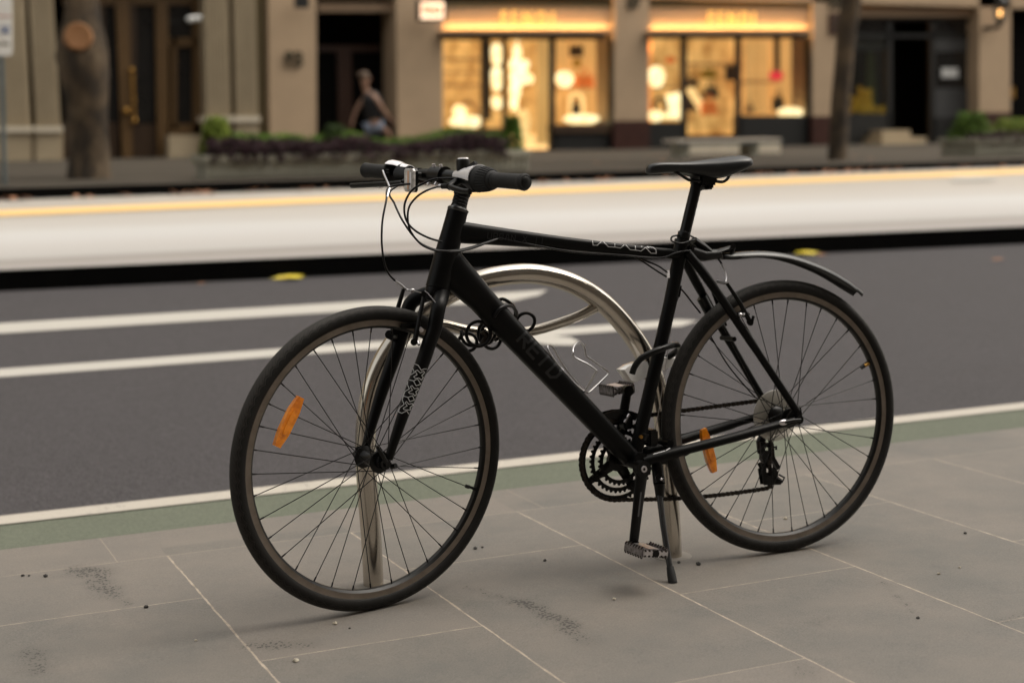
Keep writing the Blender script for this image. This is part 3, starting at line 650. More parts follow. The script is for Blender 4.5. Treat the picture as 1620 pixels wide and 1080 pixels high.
clump(RX + .35, 18.95, ZQ, .42, fp(1530, 179, 18.9).z - ZQ, 1500, 9, M_LFG, 'round green shrub in the left corner of the right planter')
clump(RX + 1.3, 19.0, ZQ, .6, fp(1600, 188, 19.1).z - ZQ, 1300, 10, M_LFY, 'pale flowering shrub in the right planter')
# bench
t = thing('bench', 'pale slatted bench on the far footpath in front of the right lit shop', 'bench', tuple(fp(1155, 250, 22.0)))
zb = fp(1155, 222, 22).z; xa, xb_ = fp(1072, 222, 22).x, fp(1238, 222, 22).x
mb = MB()
for i in range(34):
    a = xa + (xb_ - xa) * i / 34; mb.box((a, 22, zb - .03), (a + (xb_ - xa) / 34 * .62, 22.5, zb + .02))
obj('seat', mb, pm('pale_bench_slats', (.7, .62, .52), rough=.6), t, space='world')
for fx in (.06, .72):
    x = xa + (xb_ - xa) * fx; obj('leg', MB().bbox((x, 22.05, .40), (x + .14, 22.45, zb - .03), .01), M_PLANTER, t, space='world')
obj('rail', MB().bbox((xa, 21.98, zb - .07), (xb_, 22.0, zb - .02), .004), M_STEELP, t, space='world')
tag(obj('stone_block', MB().bbox((fp(1088, 240, 24).x, 24, .39), (fp(1236, 240, 24).x, 24.6, .62), .02), M_CREAM, space='world'), 'low pale stone block behind the slatted bench', 'block')

# trees
def bark(name):
    t = NT(name); v = t.co((1, 1, .5)); vo = t.n('ShaderNodeTexVoronoi'); vo.inputs['Scale'].default_value = 5; t.l(t.noise(v, 3, 4, .6, 'Color'), vo.inputs['Vector'])
    col = t.ramp(t.noise(v, 4.5, 6, .65), [(.32, (.012, .011, .008)), (.46, (.042, .029, .017)), (.58, (.095, .065, .037)), (.72, (.17, .132, .08))])
    t.l(col, t.b.inputs['Base Color']); t.b.inputs['Roughness'].default_value = .9; t.bump(t.noise(v, 14, 6, .7), .8, .03); return t.m
M_BARK = bark('plane_tree_bark')
def trunk_mesh(path, radii, seed, k=20):
    mb = MB().tube(path, radii, k)
    for i, v in enumerate(mb.v):
        nz = mn.noise(Vector((v.x * 3 + seed, v.y * 3, v.z * 1.6))) * .05 + mn.noise(Vector((v.x * 9 + seed, v.y * 9, v.z * 5))) * .015
        c = min(path, key=lambda p: abs(Vector(p).z - v.z)); d = Vector((v.x - c[0], v.y - c[1], 0))
        if d.length > .01: mb.v[i] = v + d.normalized() * nz
    return mb
def tree(lab, path, radii, seed, limbs, crown):
    t = thing('plane_tree', lab, 'tree', tuple(path[0])); tr = obj('trunk', trunk_mesh(path, radii, seed), M_BARK, t, space='world', angle=60)
    for (p, r) in limbs: obj('limb', MB().tube(p, r, 10), M_BARK, tr, space='world', angle=60)
    cc, cr_, n = crown
    def f(rn):
        while 1:
            q = Vector((rn.uniform(-1, 1), rn.uniform(-1, 1), rn.uniform(-1, 1)))
            if q.length < 1 and mn.noise(q * 3 + Vector((seed, 0, 0))) > -.12 * (1.2 - q.length): return Vector(cc) + Vector((q.x * cr_, q.y * cr_, q.z * cr_ * .6))
    obj('crown', leaves(MB(), n, f, .11, seed), M_LFG, t, space='world', angle=None); return t
YT = 18.5
def tp(px, pyy): q = fp(px, pyy, YT); return (q.x, q.y, q.z)
def tpw(n): return n * (fp(801, 200, YT) - fp(800, 200, YT)).length
path = [tp(142, 290), tp(140, 275), tp(140, 240), tp(138, 200), tp(136, 160), tp(133, 120), tp(130, 90), tp(131, 60), tp(130, 35), tp(128, 0)]
rad = [tpw(r) for r in (31, 28, 25.5, 26, 28, 31, 33, 30, 23, 19)]
top = Vector(path[-1])
path += [tuple(top + Vector((0, .05, .6))), tuple(top + Vector((.05, .1, 1.6)))]; rad += [tpw(20), tpw(16)]
lim = [([top + Vector((0, .1, .7)), top + Vector((.9, .2, 1.8)), top + Vector((1.6, .4, 3.4))], [.12, .09, .05]), ([top + Vector((0, .1, 1.2)), top + Vector((-.8, -.2, 2.3)), top + Vector((-1.3, 0, 3.6))], [.1, .08, .04]), ([top + Vector((.05, .1, 1.5)), top + Vector((.2, .3, 3.6))], [.13, .05])]
T1 = tree('thick knotted plane tree trunk with a pale pruning scar', path, rad, 3, lim, (top + Vector((0, 0, 4.6)), 3.6, 9000))
c = fp(124, 58, YT - .31); dn = Vector((-.15, -1, .1)).normalized(); Mx = Matrix.Translation(c) @ dn.to_track_quat('Z', 'Y').to_matrix().to_4x4()
obj('branch_scar', MB().lathe([(tpw(19), -.12), (tpw(18), -.02), (tpw(15.5), .035), (tpw(13), .03), (.001, .025)], Mx, 24), [pm('cut_wood', (.30, .15, .06), (.24, .11, .045), scale=10, rough=.8)], T1, space='world')
path = [tp(1324, 256), tp(1325, 240), tp(1326, 200), tp(1329, 150), tp(1334, 100), tp(1340, 50), tp(1347, 0), tp(1352, -50), tp(1356, -110)]
rad = [tpw(r) for r in (15, 13.5, 14, 14.5, 15.5, 16, 16, 14, 12)]; top = Vector(path[-1])
lim = [([top, top + Vector((.9, .2, 1.2)), top + Vector((1.5, .4, 2.6))], [.08, .06, .03]), ([top, top + Vector((-.7, -.2, 1.5)), top + Vector((-1.1, 0, 2.8))], [.08, .06, .03])]
tree('slender leaning plane tree trunk in front of the dark shop', path, rad, 9, lim, (top + Vector((0, 0, 3.4)), 3.2, 7000))
# parking sign post at the left edge
q = fp(8, 300, 16.9); t = thing('parking_sign', 'white parking sign with blue and black symbols on a grey post at the left edge', 'sign', (q.x, q.y, FZ))
sg = lambda x, y, o=0: fp(x, y, 16.9 - o)
obj('post', MB().tube([(q.x, 16.93, FZ - .02), (sg(2, 0).x, 16.93, sg(2, -60).z)], .028, 12), M_STEELP, t, space='world')
pb_ = obj('sign_plate', MB().prism([sg(-28, -60), sg(19, -60), sg(20, 84), sg(17, 88), sg(-26, 89)], (0, .006, 0)), M_SIGNW, t, space='world')
def sbox(mb, x0, x1, y0, y1): return mb.prism([sg(x0, y0, .004), sg(x1, y0, .004), sg(x1, y1, .004), sg(x0, y1, .004)], (0, .003, 0))
obj('blue_symbol', sbox(MB(), 2, 15, 42, 54), M_BLUE, pb_, space='world')
mb = MB(); c = sg(8.5, 48, .007)
for a, b, r in (((0, .045), (0, .01), .006), ((0, .01), (.025, .01), .005), ((.025, .01), (.035, -.03), .005)): mb.tube([c + Vector((a[0], 0, a[1])), c + Vector((b[0], 0, b[1]))], r, 6)
mb.tube([c + Vector((-.004 + .026 * math.cos(a), 0, -.012 + .026 * math.sin(a))) for a in np.linspace(1.9, 5.6, 10)], .005, 6)
obj('wheelchair_symbol', mb, M_SIGNW, pb_, space='world')
mb = MB(); sbox(mb, 3, 15, 69, 72); sbox(mb, 3, 7, 66, 69); sbox(mb, -10, 1, 69, 72); obj('arrow_symbol', mb, M_INK, pb_, space='world')
mb = MB(); sbox(mb, -20, 17, 25.5, 27); obj('red_line', mb, M_RED, pb_, space='world')

# fallen leaves
M_LY = pm('yellow_fallen_leaf', (.62, .52, .03), (.5, .36, .03), scale=30, rough=.5); M_LB = pm('brown_fallen_leaf', (.35, .16, .08), (.25, .11, .05), scale=30, rough=.7)
def leaf(p, r, m, lab, seed, grp=None):
    rn = random.Random(seed); n = 14; pts = []
    for i in range(n):
        a = 2 * math.pi * i / n; rr = r * (1 if i % 2 else .62) * rn.uniform(.8, 1.15); pts.append(Vector((rr * math.cos(a) * 1.3, rr * math.sin(a),   .008 + .12 * r * abs(math.sin(a * 1.5 + seed)))))
    mb = MB(); mb.add([Vector((0, 0, .35 * r))] + pts, [(0, 1 + i, 1 + (i + 1) % n) for i in range(n)]); mb.v = [v + p for v in mb.v]
    tag(obj('fallen_leaf', mb, m, space='world', angle=None, recalc=False), lab, 'leaf', grp)
LF = [((458, 438), .10, M_LY, 'large bright yellow leaf on the asphalt left of the handlebar'), ((1275, 399), .10, M_LY, 'large yellow leaf on the asphalt above the rear wheel'), ((1298, 401), .05, M_LB, 'small pink brown leaf beside the large yellow leaf on the right'),
      ((1580, 408), .05, M_LB, 'small pale brown leaf on the asphalt at the right edge'), ((824, 413), .05, M_LB, 'small brown leaf by the dark kerb above the hoop'), ((318, 446), .03, M_LB, 'tiny pale leaf by the dark kerb at left')]
for i, (p, r, m, lb) in enumerate(LF): leaf(gp(p[0], p[1] + 4, zr(0), 0, .03), r, m, lb, i + 1)
rn = random.Random(5); mb = MB()
for i in range(160):
    x = rn.uniform(1, 17); yv = fk_(x) + rn.gauss(-.08, .09); c = Vector((x, yv, zp(yv) + .03)); a = rn.uniform(0, 6.28); r = rn.uniform(.03, .06)
    u = Vector((math.cos(a), math.sin(a), rn.uniform(.1, .6))) * r; v2 = Vector((-math.sin(a), math.cos(a), rn.uniform(0, .5))) * r * .7; mb.add([c - u, c + v2, c + u, c - v2], [(0, 1, 2, 3)])
tag(obj('leaf_litter', mb, M_LB, space='world', angle=None), 'brown leaf litter gathered along the far kerb', 'leaves', kind='stuff')
rn = random.Random(6)
for i in range(9):
    x = rn.uniform(6, 17); y = rn.uniform(16.8, 20); leaf(Vector((x, y, FZ + .005)), .05, M_LB, 'small dry brown leaf lying on the far footpath', 40 + i, 'dry leaves on the far footpath')

# grit on the near footpath
GR = [((72, 912), .0055, 0), ((36, 911), .004, 0), ((46, 911), .003, 0), ((231, 961), .005, 0), ((530, 987), .005, 1), ((468, 1046), .0055, 1), ((752, 868), .005, 0), ((763, 866), .003, 0), ((862, 887), .004, 0), ((1105, 893), .006, 0), ((1074, 890), .004, 0), ((1031, 880), .004, 0),
      ((1243, 821), .005, 1), ((1527, 844), .0045, 0), ((1452, 978), .004, 0), ((972, 948), .004, 1), ((553, 994), .0025, 0), ((1485, 908), .004, 1), ((1518, 898), .003, 1), ((310, 1013), .003, 1)]
M_ST = [pm('dark_grit', (.025, .022, .02), rough=.8), pm('pale_grit', (.45, .4, .32), rough=.8)]
for i, (p, r, k) in enumerate(GR):
    c = gp(*p); mb = MB().ball(c + Vector((0, 0, r * .5)), r, 8, (1.2, 1, .7)); rn = random.Random(i)
    mb.v = [v + Vector((rn.uniform(-1, 1), rn.uniform(-1, 1), rn.uniform(-1, 1))) * r * .22 for v in mb.v]
    side = 'left of the front wheel' if p[0] < 360 else 'in front of the front wheel' if p[0] < 700 else 'behind the hoop legs' if p[0] < 900 else 'by the kickstand' if p[0] < 1120 else 'right of the rear wheel contact'
    tag(obj('pebble', mb, M_ST[k], space='world'), ('pale' if k else 'dark') + ' bit of grit on the paving ' + side, 'grit', ('pale' if k else 'dark') + ' grit on the paving ' + side)

# ------------------------------------------------------------------ pedestrian
M_SKIN = pm('skin', (.34, .19, .125), (.28, .155, .1), rough=.55); M_TOP = pm('black_sleeveless_top', (.012, .011, .012), rough=.8); M_SHORT = pm('pale_blue_shorts', (.14, .2, .32), (.3, .33, .38), scale=12, rough=.8)
M_HAIR = pm('brown_hair', (.10, .06, .035), rough=.6); M_SHOE = pm('grey_shoe', (.2, .2, .2), rough=.6)
def skin_body(verts, edges, radii, sub=2):
    me = bpy.data.meshes.new('b'); me.from_pydata([tuple(v) for v in verts], edges, []); o = bpy.data.objects.new('b', me); COL.objects.link(o)
    md = o.modifiers.new('s', 'SKIN'); md.use_smooth_shade = True
    for i, r in enumerate(radii): me.skin_vertices[0].data[i].radius = (r, r) if not hasattr(r, '__len__') else r
    me.skin_vertices[0].data[0].use_root = True
    o.modifiers.new('d', 'SUBSURF').levels = sub
    dg = bpy.context.evaluated_depsgraph_get(); dg.update(); ev = o.evaluated_get(dg); m2 = ev.to_mesh()
    mb = MB(); mb.v = [v.co.copy() for v in m2.vertices]; mb.f = [list(p.vertices) for p in m2.polygons]; mb.m = [0] * len(mb.f)
    ev.to_mesh_clear(); bpy.data.objects.remove(o); return mb
PY = 28.8; pc = fp(590, 200, PY); kx = (fp(591, 200, PY) - pc).length
def pp(px, pyy, dy=0): q = fp(px, pyy, PY); return Vector((q.x, q.y + dy, q.z))
hip = pp(594, 197)
gz = .39
J = dict(pel=hip, wai=pp(592, 182), che=pp(590, 162), nk=pp(580, 146), nk2=pp(577.5, 139), hd=pp(577, 129), ht=pp(576, 118),
         s1=pp(586, 150, -.15), e1=pp(599, 172, -.2), w1=pp(612, 188, -.16), s2=pp(584, 150, .15), e2=pp(570, 172, .2), w2=pp(563, 190, .18),
         h1=hip + Vector((.0, -.09, -.05)), k1=Vector((hip.x + .22, PY - .09, gz + .50)), a1=Vector((hip.x + .30, PY - .09, gz + .09)), t1=Vector((hip.x + .5, PY - .09, gz + .05)),
         h2=hip + Vector((0, .09, -.05)), k2=Vector((hip.x - .08, PY + .09, gz + .48)), a2=Vector((hip.x - .42, PY + .09, gz + .16)), t2=Vector((hip.x - .24, PY + .09, gz + .04)))
ks = list(J); ix = {k: i for i, k in enumerate(ks)}
R_ = dict(pel=.15, wai=.125, che=.15, nk=.06, nk2=.055, hd=.095, ht=.085, s1=.06, e1=.042, w1=.028, s2=.06, e2=.042, w2=.028, h1=.095, k1=.06, a1=.04, t1=.03, h2=.095, k2=.06, a2=.04, t2=.03)
E_ = [('pel', 'wai'), ('wai', 'che'), ('che', 'nk'), ('nk', 'nk2'), ('nk2', 'hd'), ('hd', 'ht'), ('che', 's1'), ('s1', 'e1'), ('e1', 'w1'), ('che', 's2'), ('s2', 'e2'), ('e2', 'w2'), ('pel', 'h1'), ('h1', 'k1'), ('k1', 'a1'), ('a1', 't1'), ('pel', 'h2'), ('h2', 'k2'), ('k2', 'a2'), ('a2', 't2')]
vv = [J[k] for k in ks]; rr = [R_[k] for k in ks]; ee = [(ix[a], ix[b]) for a, b in E_]
for wn, el in (('w1', 'e1'), ('w2', 'e2')):       # palm, four fingers and thumb, slightly curled
    d = (J[wn] - J[el]).normalized(); sd_ = Vector((0, 1, 0)); pm_ = len(vv); vv.append(J[wn] + d * .08); rr.append((.036, .02)); ee.append((ix[wn], pm_)); cu = d.cross(sd_).normalized()
    for j, ln in enumerate((.07, .08, .075, .058)):
        o_ = sd_ * (-.03 + .02 * j); a = len(vv); vv += [J[wn] + d * .1 + o_, J[wn] + d * (.1 + ln * .55) + o_ + cu * .012, J[wn] + d * (.1 + ln * .85) + o_ + cu * .035]; rr += [.010, .009, .008]; ee += [(pm_, a), (a, a + 1), (a + 1, a + 2)]
    a = len(vv); vv += [J[wn] + d * .04 - sd_ * .035 + cu * .02, J[wn] + d * .085 - sd_ * .05 + cu * .035]; rr += [.012, .009]; ee += [(pm_, a), (a, a + 1)]
pb3 = skin_body(vv, ee, rr)
hc = (J['hd'] + J['ht']) / 2 + Vector((.02, 0, 0))
per = thing('person', 'person in a black sleeveless top and pale blue shorts walking right past the dark doorway', 'person', (hip.x, PY, gz))
def ell(mb, c, r, sc, k=12): return mb.ball(c, r, k, sc)
fn = Vector((1, 0, -.05))
ell(pb3, hc + fn * .10 + Vector((0, 0, -.01)), .02, (1, .7, 1.2)); ell(pb3, hc + Vector((-.0, -.085, 0)), .025, (.8, .4, 1.3)); ell(pb3, hc + Vector((-.0, .085, 0)), .025, (.8, .4, 1.3))
body = obj('body', pb3, M_SKIN, per, space='world', angle=180)
ey = MB(); ell(ey, hc + Vector((.085, -.032, .02)), .011, (1, 1, 1), 8); ell(ey, hc + Vector((.085, .032, .02)), .011, (1, 1, 1), 8); obj('eyes', ey, M_BLACK, body, space='world')
obj('mouth', ell(MB(), hc + Vector((.09, 0, -.05)), .02, (.4, 1, .25), 8), M_RED, body, space='world')
hr = MB(); ell(hr, hc + Vector((-.025, 0, .03)), .108, (1, .92, .98), 16); ell(hr, hc + Vector((-.11, 0, .06)), .05, (1, 1, 1), 12); obj('hair', hr, M_HAIR, per, space='world')
tp_ = skin_body([J['wai'] + Vector((0, 0, -.12)), J['wai'], J['che'], J['che'].lerp(J['nk'], .55), J['nk'] + Vector((0, 0, -.01))], [(0, 1), (1, 2), (2, 3), (3, 4)], [.19, .185, .225, .205, .11]); obj('sleeveless_top', tp_, M_TOP, per, space='world', angle=180)
sh_ = skin_body([hip + Vector((0, 0, .06)), J['h1'], J['h1'].lerp(J['k1'], .55), J['h2'], J['h2'].lerp(J['k2'], .55)], [(0, 1), (1, 2), (0, 3), (3, 4)], [.19, .15, .125, .15, .125]); obj('shorts', sh_, M_SHORT, per, space='world', angle=180)
for a, b in (('a1', 't1'), ('a2', 't2')): obj('shoe', MB().tube([J[a] + Vector((-.06, 0, -.03)), J[a] + (J[b] - J[a]) * .5, J[b] + Vector((.03, 0, 0))], [.05, .055, .035], 10), M_SHOE, per, space='world')

# ------------------------------------------------------------------ bicycle
BO = Vector((2.15791, 3.092995, -.048465)); BF = Vector((-.999921, .012582, 0)); BN = Vector((-.012549, -.997317, .072115)); BU = Vector((.000907, .07211, .997396))
BM = Matrix((( BF.x, BN.x, BU.x, BO.x), (BF.y, BN.y, BU.y, BO.y), (BF.z, BN.z, BU.z, BO.z), (0, 0, 0, 1)))
BMi = BM.inverted()
Cb = Vector((1.083097, .004165, .342698)); ff = Vector((.979117, .203191, -.006584)); nf = Vector((-.203191, .977041, -.064066)); uf = Vector((-.006584, .064066, .997924))
FM = Matrix(((ff.x, nf.x, uf.x, Cb.x), (ff.y, nf.y, uf.y, Cb.y), (ff.z, nf.z, uf.z, Cb.z), (0, 0, 0, 1)))
def bk(px, pyy, w_=0.):          # picture point -> bike frame, on the plane w_ metres to the bike's left
    return BMi @ Vector(on_plane(px, pyy, BO + BN * w_, BN))
Fo = BM @ Cb; Fn = BM.to_3x3() @ nf
def ft(px, pyy, w_=0.):          # same, on a plane parallel to the turned front wheel
    return BMi @ Vector(on_plane(px, pyy, Fo + Fn * w_, Fn))
def FR(x, y, z): return FM @ Vector((x, y, z))
def smooth(pts, n=8, closed=False):
    P = [Vector(p) for p in pts]; out = []; m = len(P)
    for i in range(m if closed else m - 1):
        g = lambda k: P[k % m] if closed else P[min(max(k, 0), m - 1)]
        p0, p1, p2, p3 = g(i - 1), g(i), g(i + 1), g(i + 2)
        for j in range(n):
            t = j / n; out.append(.5 * ((2 * p1) + (p2 - p0) * t + (2 * p0 - 5 * p1 + 4 * p2 - p3) * t * t + (3 * p1 - p0 - 3 * p2 + p3) * t ** 3))
    if not closed: out.append(P[-1])
    return out
M_FRAME = pm('matt_black_frame_paint', (.0022, .0022, .0022), (.0016, .0016, .0016), rough=.36, r2=.43, spec=.16, bump=.03, bscale=500, bdist=.0003, scale=4)
M_BLK = pm('black_component', (.0025, .0024, .0023), rough=.3, spec=.28); M_RUB = pm('black_rubber', (.005, .0047, .0045), rough=.7, bump=.3, bscale=700, bdist=.0006)
M_GRIP = pm('knurled_grip_rubber', (.009, .0085, .008), (.002, .002, .002), scale=260, rough=.75, bump=.8, bscale=380, bdist=.001)
M_PLB = pm('black_plastic', (.003, .003, .003), rough=.42, spec=.3); M_SIL = pm('polished_silver', (.6, .59, .6), (.5, .49, .5), rough=.25, metal=1, r2=.35)
M_SPLAS = pm('silver_plastic', (.93, .92, .95), (.88, .87, .9), rough=.2, coat=1); M_CHR = pm('chromed_steel', (.8, .77, .79), rough=.33, metal=1)
M_DKST = pm('oily_steel', (.06, .05, .042), (.025, .021, .018), scale=80, rough=.4, metal=.8); M_CABLE = pm('cable_housing', (.0025, .002, .003), rough=.35, spec=.25)
M_RIM = pm('rim_brake_track', (.21, .175, .145), (.15, .125, .10), scale=30, rough=.42, metal=.6); M_RIMB = pm('black_rim', (.004, .0038, .0035), rough=.35, spec=.3)
M_SPOKE = pm('black_spoke', (.005, .0045, .004), rough=.4, metal=.2, spec=.3); M_DECAL = pm('white_decal', (.6, .6, .6), rough=.45); M_DECALD = pm('gloss_black_decal', (.0065, .0068, .0072), rough=.38); M_DECB = pm('dark_decal', (.006, .006, .0065), rough=.3)
M_CREAMP = pm('milky_plastic_disc', (.6, .57, .5), (.42, .4, .35), scale=20, rough=.35, alpha=.55)
def reflect(name, c, c2, em=0):
    t = NT(name); vo = t.n('ShaderNodeTexVoronoi'); vo.inputs['Scale'].default_value = 420; t.l(t.co((1, 1, .5)), vo.inputs['Vector'])
    t.l(t.ramp(t.noise(t.co(), 45, 3), [(.35, c2), (.65, c)]), t.b.inputs['Base Color']); t.b.inputs['Roughness'].default_value = .22; t.b.inputs['Coat Weight'].default_value = .6
    t.bump(vo.outputs['Distance'], .35, .001); return t.m
M_REFO = reflect('amber_reflector', (.98, .32, .012), (.7, .18, .005)); M_REFW = reflect('clear_reflector', (.85, .82, .78), (.45, .42, .40))
def tyre_mat():
    t = NT('tyre_rubber'); tc = t.n('ShaderNodeTexCoord'); sx = t.n('ShaderNodeSeparateXYZ'); t.l(tc.outputs['Object'], sx.inputs[0])
    ang = t.math('ARCTAN2', sx.outputs[2], sx.outputs[0]); r = t.math('POWER', t.math('ADD', t.math('POWER', sx.outputs[0], 2), t.math('POWER', sx.outputs[2], 2)), .5)
    y = t.math('ABSOLUTE', sx.outputs[1])
    s1 = t.math('ABSOLUTE', t.math('SINE', t.math('MULTIPLY', ang, 44)))
    rr = t.math('SUBTRACT', r, t.math('MULTIPLY', s1, .0055))                    # scalloped shoulder siping
    g1 = t.math('LESS_THAN', t.math('ABSOLUTE', t.math('SUBTRACT', rr, .3262)), .0008)
    g2 = t.math('LESS_THAN', t.math('ABSOLUTE', t.math('SUBTRACT', rr, .3305)), .0007)
    g3 = t.math('LESS_THAN', t.math('ABSOLUTE', t.math('SINE', t.math('ADD', t.math('MULTIPLY', ang, 88), t.math('MULTIPLY', y, 420)))), .16)
    tread = t.math('GREATER_THAN', r, .334); g = t.math('MINIMUM', t.math('ADD', t.math('ADD', g1, g2), t.math('MULTIPLY', g3, tread)), 1)
    n = t.noise(t.co(), 30, 4); base = t.ramp(n, [(.3, (.006, .0053, .0046)), (.7, (.011, .0098, .0085))])
    base = t.mix(t.math('GREATER_THAN', rr, .3262), base, (.021, .019, .0165)); base = t.mix(tread, base, (.026, .0235, .0205)); base = t.mix(t.math('MULTIPLY', g, .9), base, (.001, .001, .001)); t.b.inputs['Specular IOR Level'].default_value = .25  # lighter shoulder and tread put the scallop highlights into the colour
    t.l(base, t.b.inputs['Base Color']); t.b.inputs['Roughness'].default_value = .62
    t.bump(t.math('SUBTRACT', t.math('MULTIPLY', t.noise(t.co(), 400, 3), .2), g), 1.0, .003); return t.m
M_TYRE = tyre_mat()

bike = thing('bicycle', 'matt black city bicycle with amber wheel reflectors leaning on the steel hoop', 'bicycle', M=BM)
# ---- frame
ht0, ht1 = bk(724, 334), bk(692.5, 456); hd = (ht1 - ht0).normalized()
bb = bk(1003, 727); stop = bk(1078.5, 386); dropN = bk(1256, 655, .066); rax = Vector((0, 0, .343))
fr = MB()
fr.tube([ht0 - hd * .002, ht0 + hd * .05, ht0 + hd * .11, ht1], [.0235, .0245, .0275, .0285], 24, side=(0, 1, 0))
dt = smooth([bk(706, 418), bk(752, 464), bk(800, 516), bk(853, 572), bk(920, 643), bk(985, 711), bb], 5)
n = len(dt); fr.tube(dt, [np.interp(i / (n - 1), [0, .2, .5, .8, 1], [.044, .0315, .0285, .0245, .0215]) for i in range(n)], 28, side=(0, 1, 0), flat=[np.interp(i / (n - 1), [0, .2, 1], [.56, .88, 1.0]) for i in range(n)], sq=2.5)
tt = smooth([bk(722, 367), bk(770, 372), bk(840, 379.5), bk(920, 388), bk(1000, 396), bk(1076, 403)], 5)
n = len(tt); fr.tube(tt, [np.interp(i / (n - 1), [0, .12, .5, .8, 1], [.0255, .0235, .0158, .0125, .012]) for i in range(n)], 28, side=(0, 1, 0), flat=[np.interp(i / (n - 1), [0, .5, 1], [.8, 1.1, 1.25]) for i in range(n)], sq=3.4)
fr.tube([stop, bk(1060, 480), bk(1030, 610), bb], [.0165, .0162, .016, .0165], 24)
fr.tube([bk(1078.5, 386), bk(1076, 398)], [.018, .018], 24)
fr.tube([bb + Vector((0, -.036, 0)), bb + Vector((0, .036, 0))], .0215, 24)
# stays
def stay(s):
    a = Vector((stop.x - .008, s * .012, stop.z - .022)); e = Vector((-.002, s * .066, .362))
    fr.tube(smooth([a, a.lerp(e, .12) + Vector((0, s * .010, 0)), a.lerp(e, .35) + Vector((0, s * .012, 0)), a.lerp(e, .7) + Vector((0, s * .007, 0)), e], 5), [.0115] * 8 + [.0105] * 6 + [.0095] * 7, 16)
    c0 = bb + Vector((-.01, s * .028, 0)); c1 = Vector((-.0, s * .066, .343))
    fr.tube(smooth([c0, c0.lerp(c1, .15) + Vector((0, s * .007, .002)), c0.lerp(c1, .5) + Vector((0, s * .012, .001)), c0.lerp(c1, .85) + Vector((0, s * .006, 0)), c1], 5), [.014] * 7 + [.0125] * 7 + [.0105] * 7, 16, flat=.85)
    d = Vector((0, s * .066, .343))
    fr.prism([d + Vector(p) for p in ((.03, -.003, -.006), (.026, -.003, .012), (.004, -.003, .034), (-.012, -.003, .028), (-.016, -.003, .002), (-.008, -.003, -.014), (.01, -.003, -.012))], (0, .006, 0))
stay(1); stay(-1)
fr.tube([Vector((.335, -.025, .31)), Vector((.335, .025, .31))], .009, 12)
fr.tube([Vector((.15, -.03, .55)).lerp(Vector((.14, 0, .55)), .0), Vector((.15, .03, .55))], .006, 10)
# weld fillets
for p, r in ((bk(745, 410), .016), (bk(1006, 712), .018)): pass
frame = obj('frame', fr, M_FRAME, bike, angle=50)
bvf = BVHTree.FromPolygons([v for v in fr.v], [f for f in fr.f])
# ---- headset and steerer
hs_ = MB(); up_ = -hd; Mh = Matrix.Translation(ht0) @ up_.to_track_quat('Z', 'Y').to_matrix().to_4x4()
hs_.lathe([(.0235, -.001), (.0245, .001), (.0245, .005), (.019, .009), (.0185, .012)], Mh, 28)
obj('headset', hs_, pm('grey_anodised', (.10, .10, .10), rough=.3, metal=1), bike)
sp = MB(); 
for i in range(4): sp.lathe([(.0172, .010 + i * .0075), (.0178, .011 + i * .0075), (.0178, .0165 + i * .0075), (.0172, .0174 + i * .0075)], Mh, 24)
obj('spacer', sp, M_BLK, bike)
# ---- fork
fk = MB()
Lc = {}
fk.lathe([(.027, 0), (.0275, .006), (.026, .02), (.02, .03)], Matrix.Translation(ht1 + hd * .001) @ hd.to_track_quat('Z', 'Y').to_matrix().to_4x4(), 24)
near = [ft(700, 462, .012), ft(697.5, 472, .038), ft(694, 484, .056), ft(690.6, 501, .0615), ft(687, 521, .0615), ft(679, 542, .061), ft(669.5, 571, .0605), ft(648, 626.7, .0585), ft(634, 667, .0565), ft(621.5, 704, .054), ft(615, 726, .0525)]
rn_ = [.017, .0175, .0165, .0165, .0165, .0163, .0160, .0145, .0125, .0105, .0092]
nn = smooth(near, 5); fk.tube(nn, [np.interp(i / (len(nn) - 1) * 10, range(11), rn_) for i in range(len(nn))], 22)
farp = []
for p in near:                                     # mirror across the wheel plane
    q = FM.inverted() @ p; farp.append(FR(q.x, -q.y, q.z))
n2 = smooth(farp, 5); fk.tube(n2, [np.interp(i / (len(n2) - 1) * 10, range(11), rn_) for i in range(len(n2))], 22)
for s in (1, -1):
    d = FR(.0, s * .0525, 0); M4 = FM.copy(); M4.translation = d
    fk.bbox((-.013, -.0035, -.012), (.012, .0035, .022), .003, M=M4)
fork = obj('fork', fk, M_FRAME, bike, angle=50)
bvk = BVHTree.FromPolygons([v for v in fk.v], [f for f in fk.f])
# ---- surface decals: strokes laid on the tubes
cam_l = BMi @ Vector(CC)
def hit(bv, px, pyy, lift=.0005):
    d = (BMi.to_3x3() @ Vector(ray(px, pyy))).normalized(); loc, nr, i, ds = bv.ray_cast(cam_l, d)
    if loc is None: return None
    if nr.dot(d) > 0: nr = -nr
    return loc + nr * lift
def ribbon(mb, bv, pts, wpx, lift=.0006, step=1.2):
    P = [Vector((a, b, 0)) for a, b in pts]; S_ = []
    for a, b in zip(P, P[1:]):
        n = max(1, int((b - a).length / step)); d = (b - a).normalized() if (b - a).length else Vector((1, 0, 0)); nn_ = Vector((-d.y, d.x, 0)) * wpx / 2
        ext = d * wpx * .3
        for i in range(n):
            q0 = a.lerp(b, i / n) - (ext if i == 0 else Vector()); q1 = a.lerp(b, (i + 1) / n) + (ext if i == n - 1 else Vector())
            hs2 = [hit(bv, (q).x, (q).y, lift) for q in (q0 - nn_, q0 + nn_, q1 + nn_, q1 - nn_)]
            if all(h is not None for h in hs2) and max((hs2[0] - h).length for h in hs2) < .02: mb.quad(*hs2)
def X9(l): return [(560 + a / 9, 560 + b / 9) for a, b in l]
dm = MB()
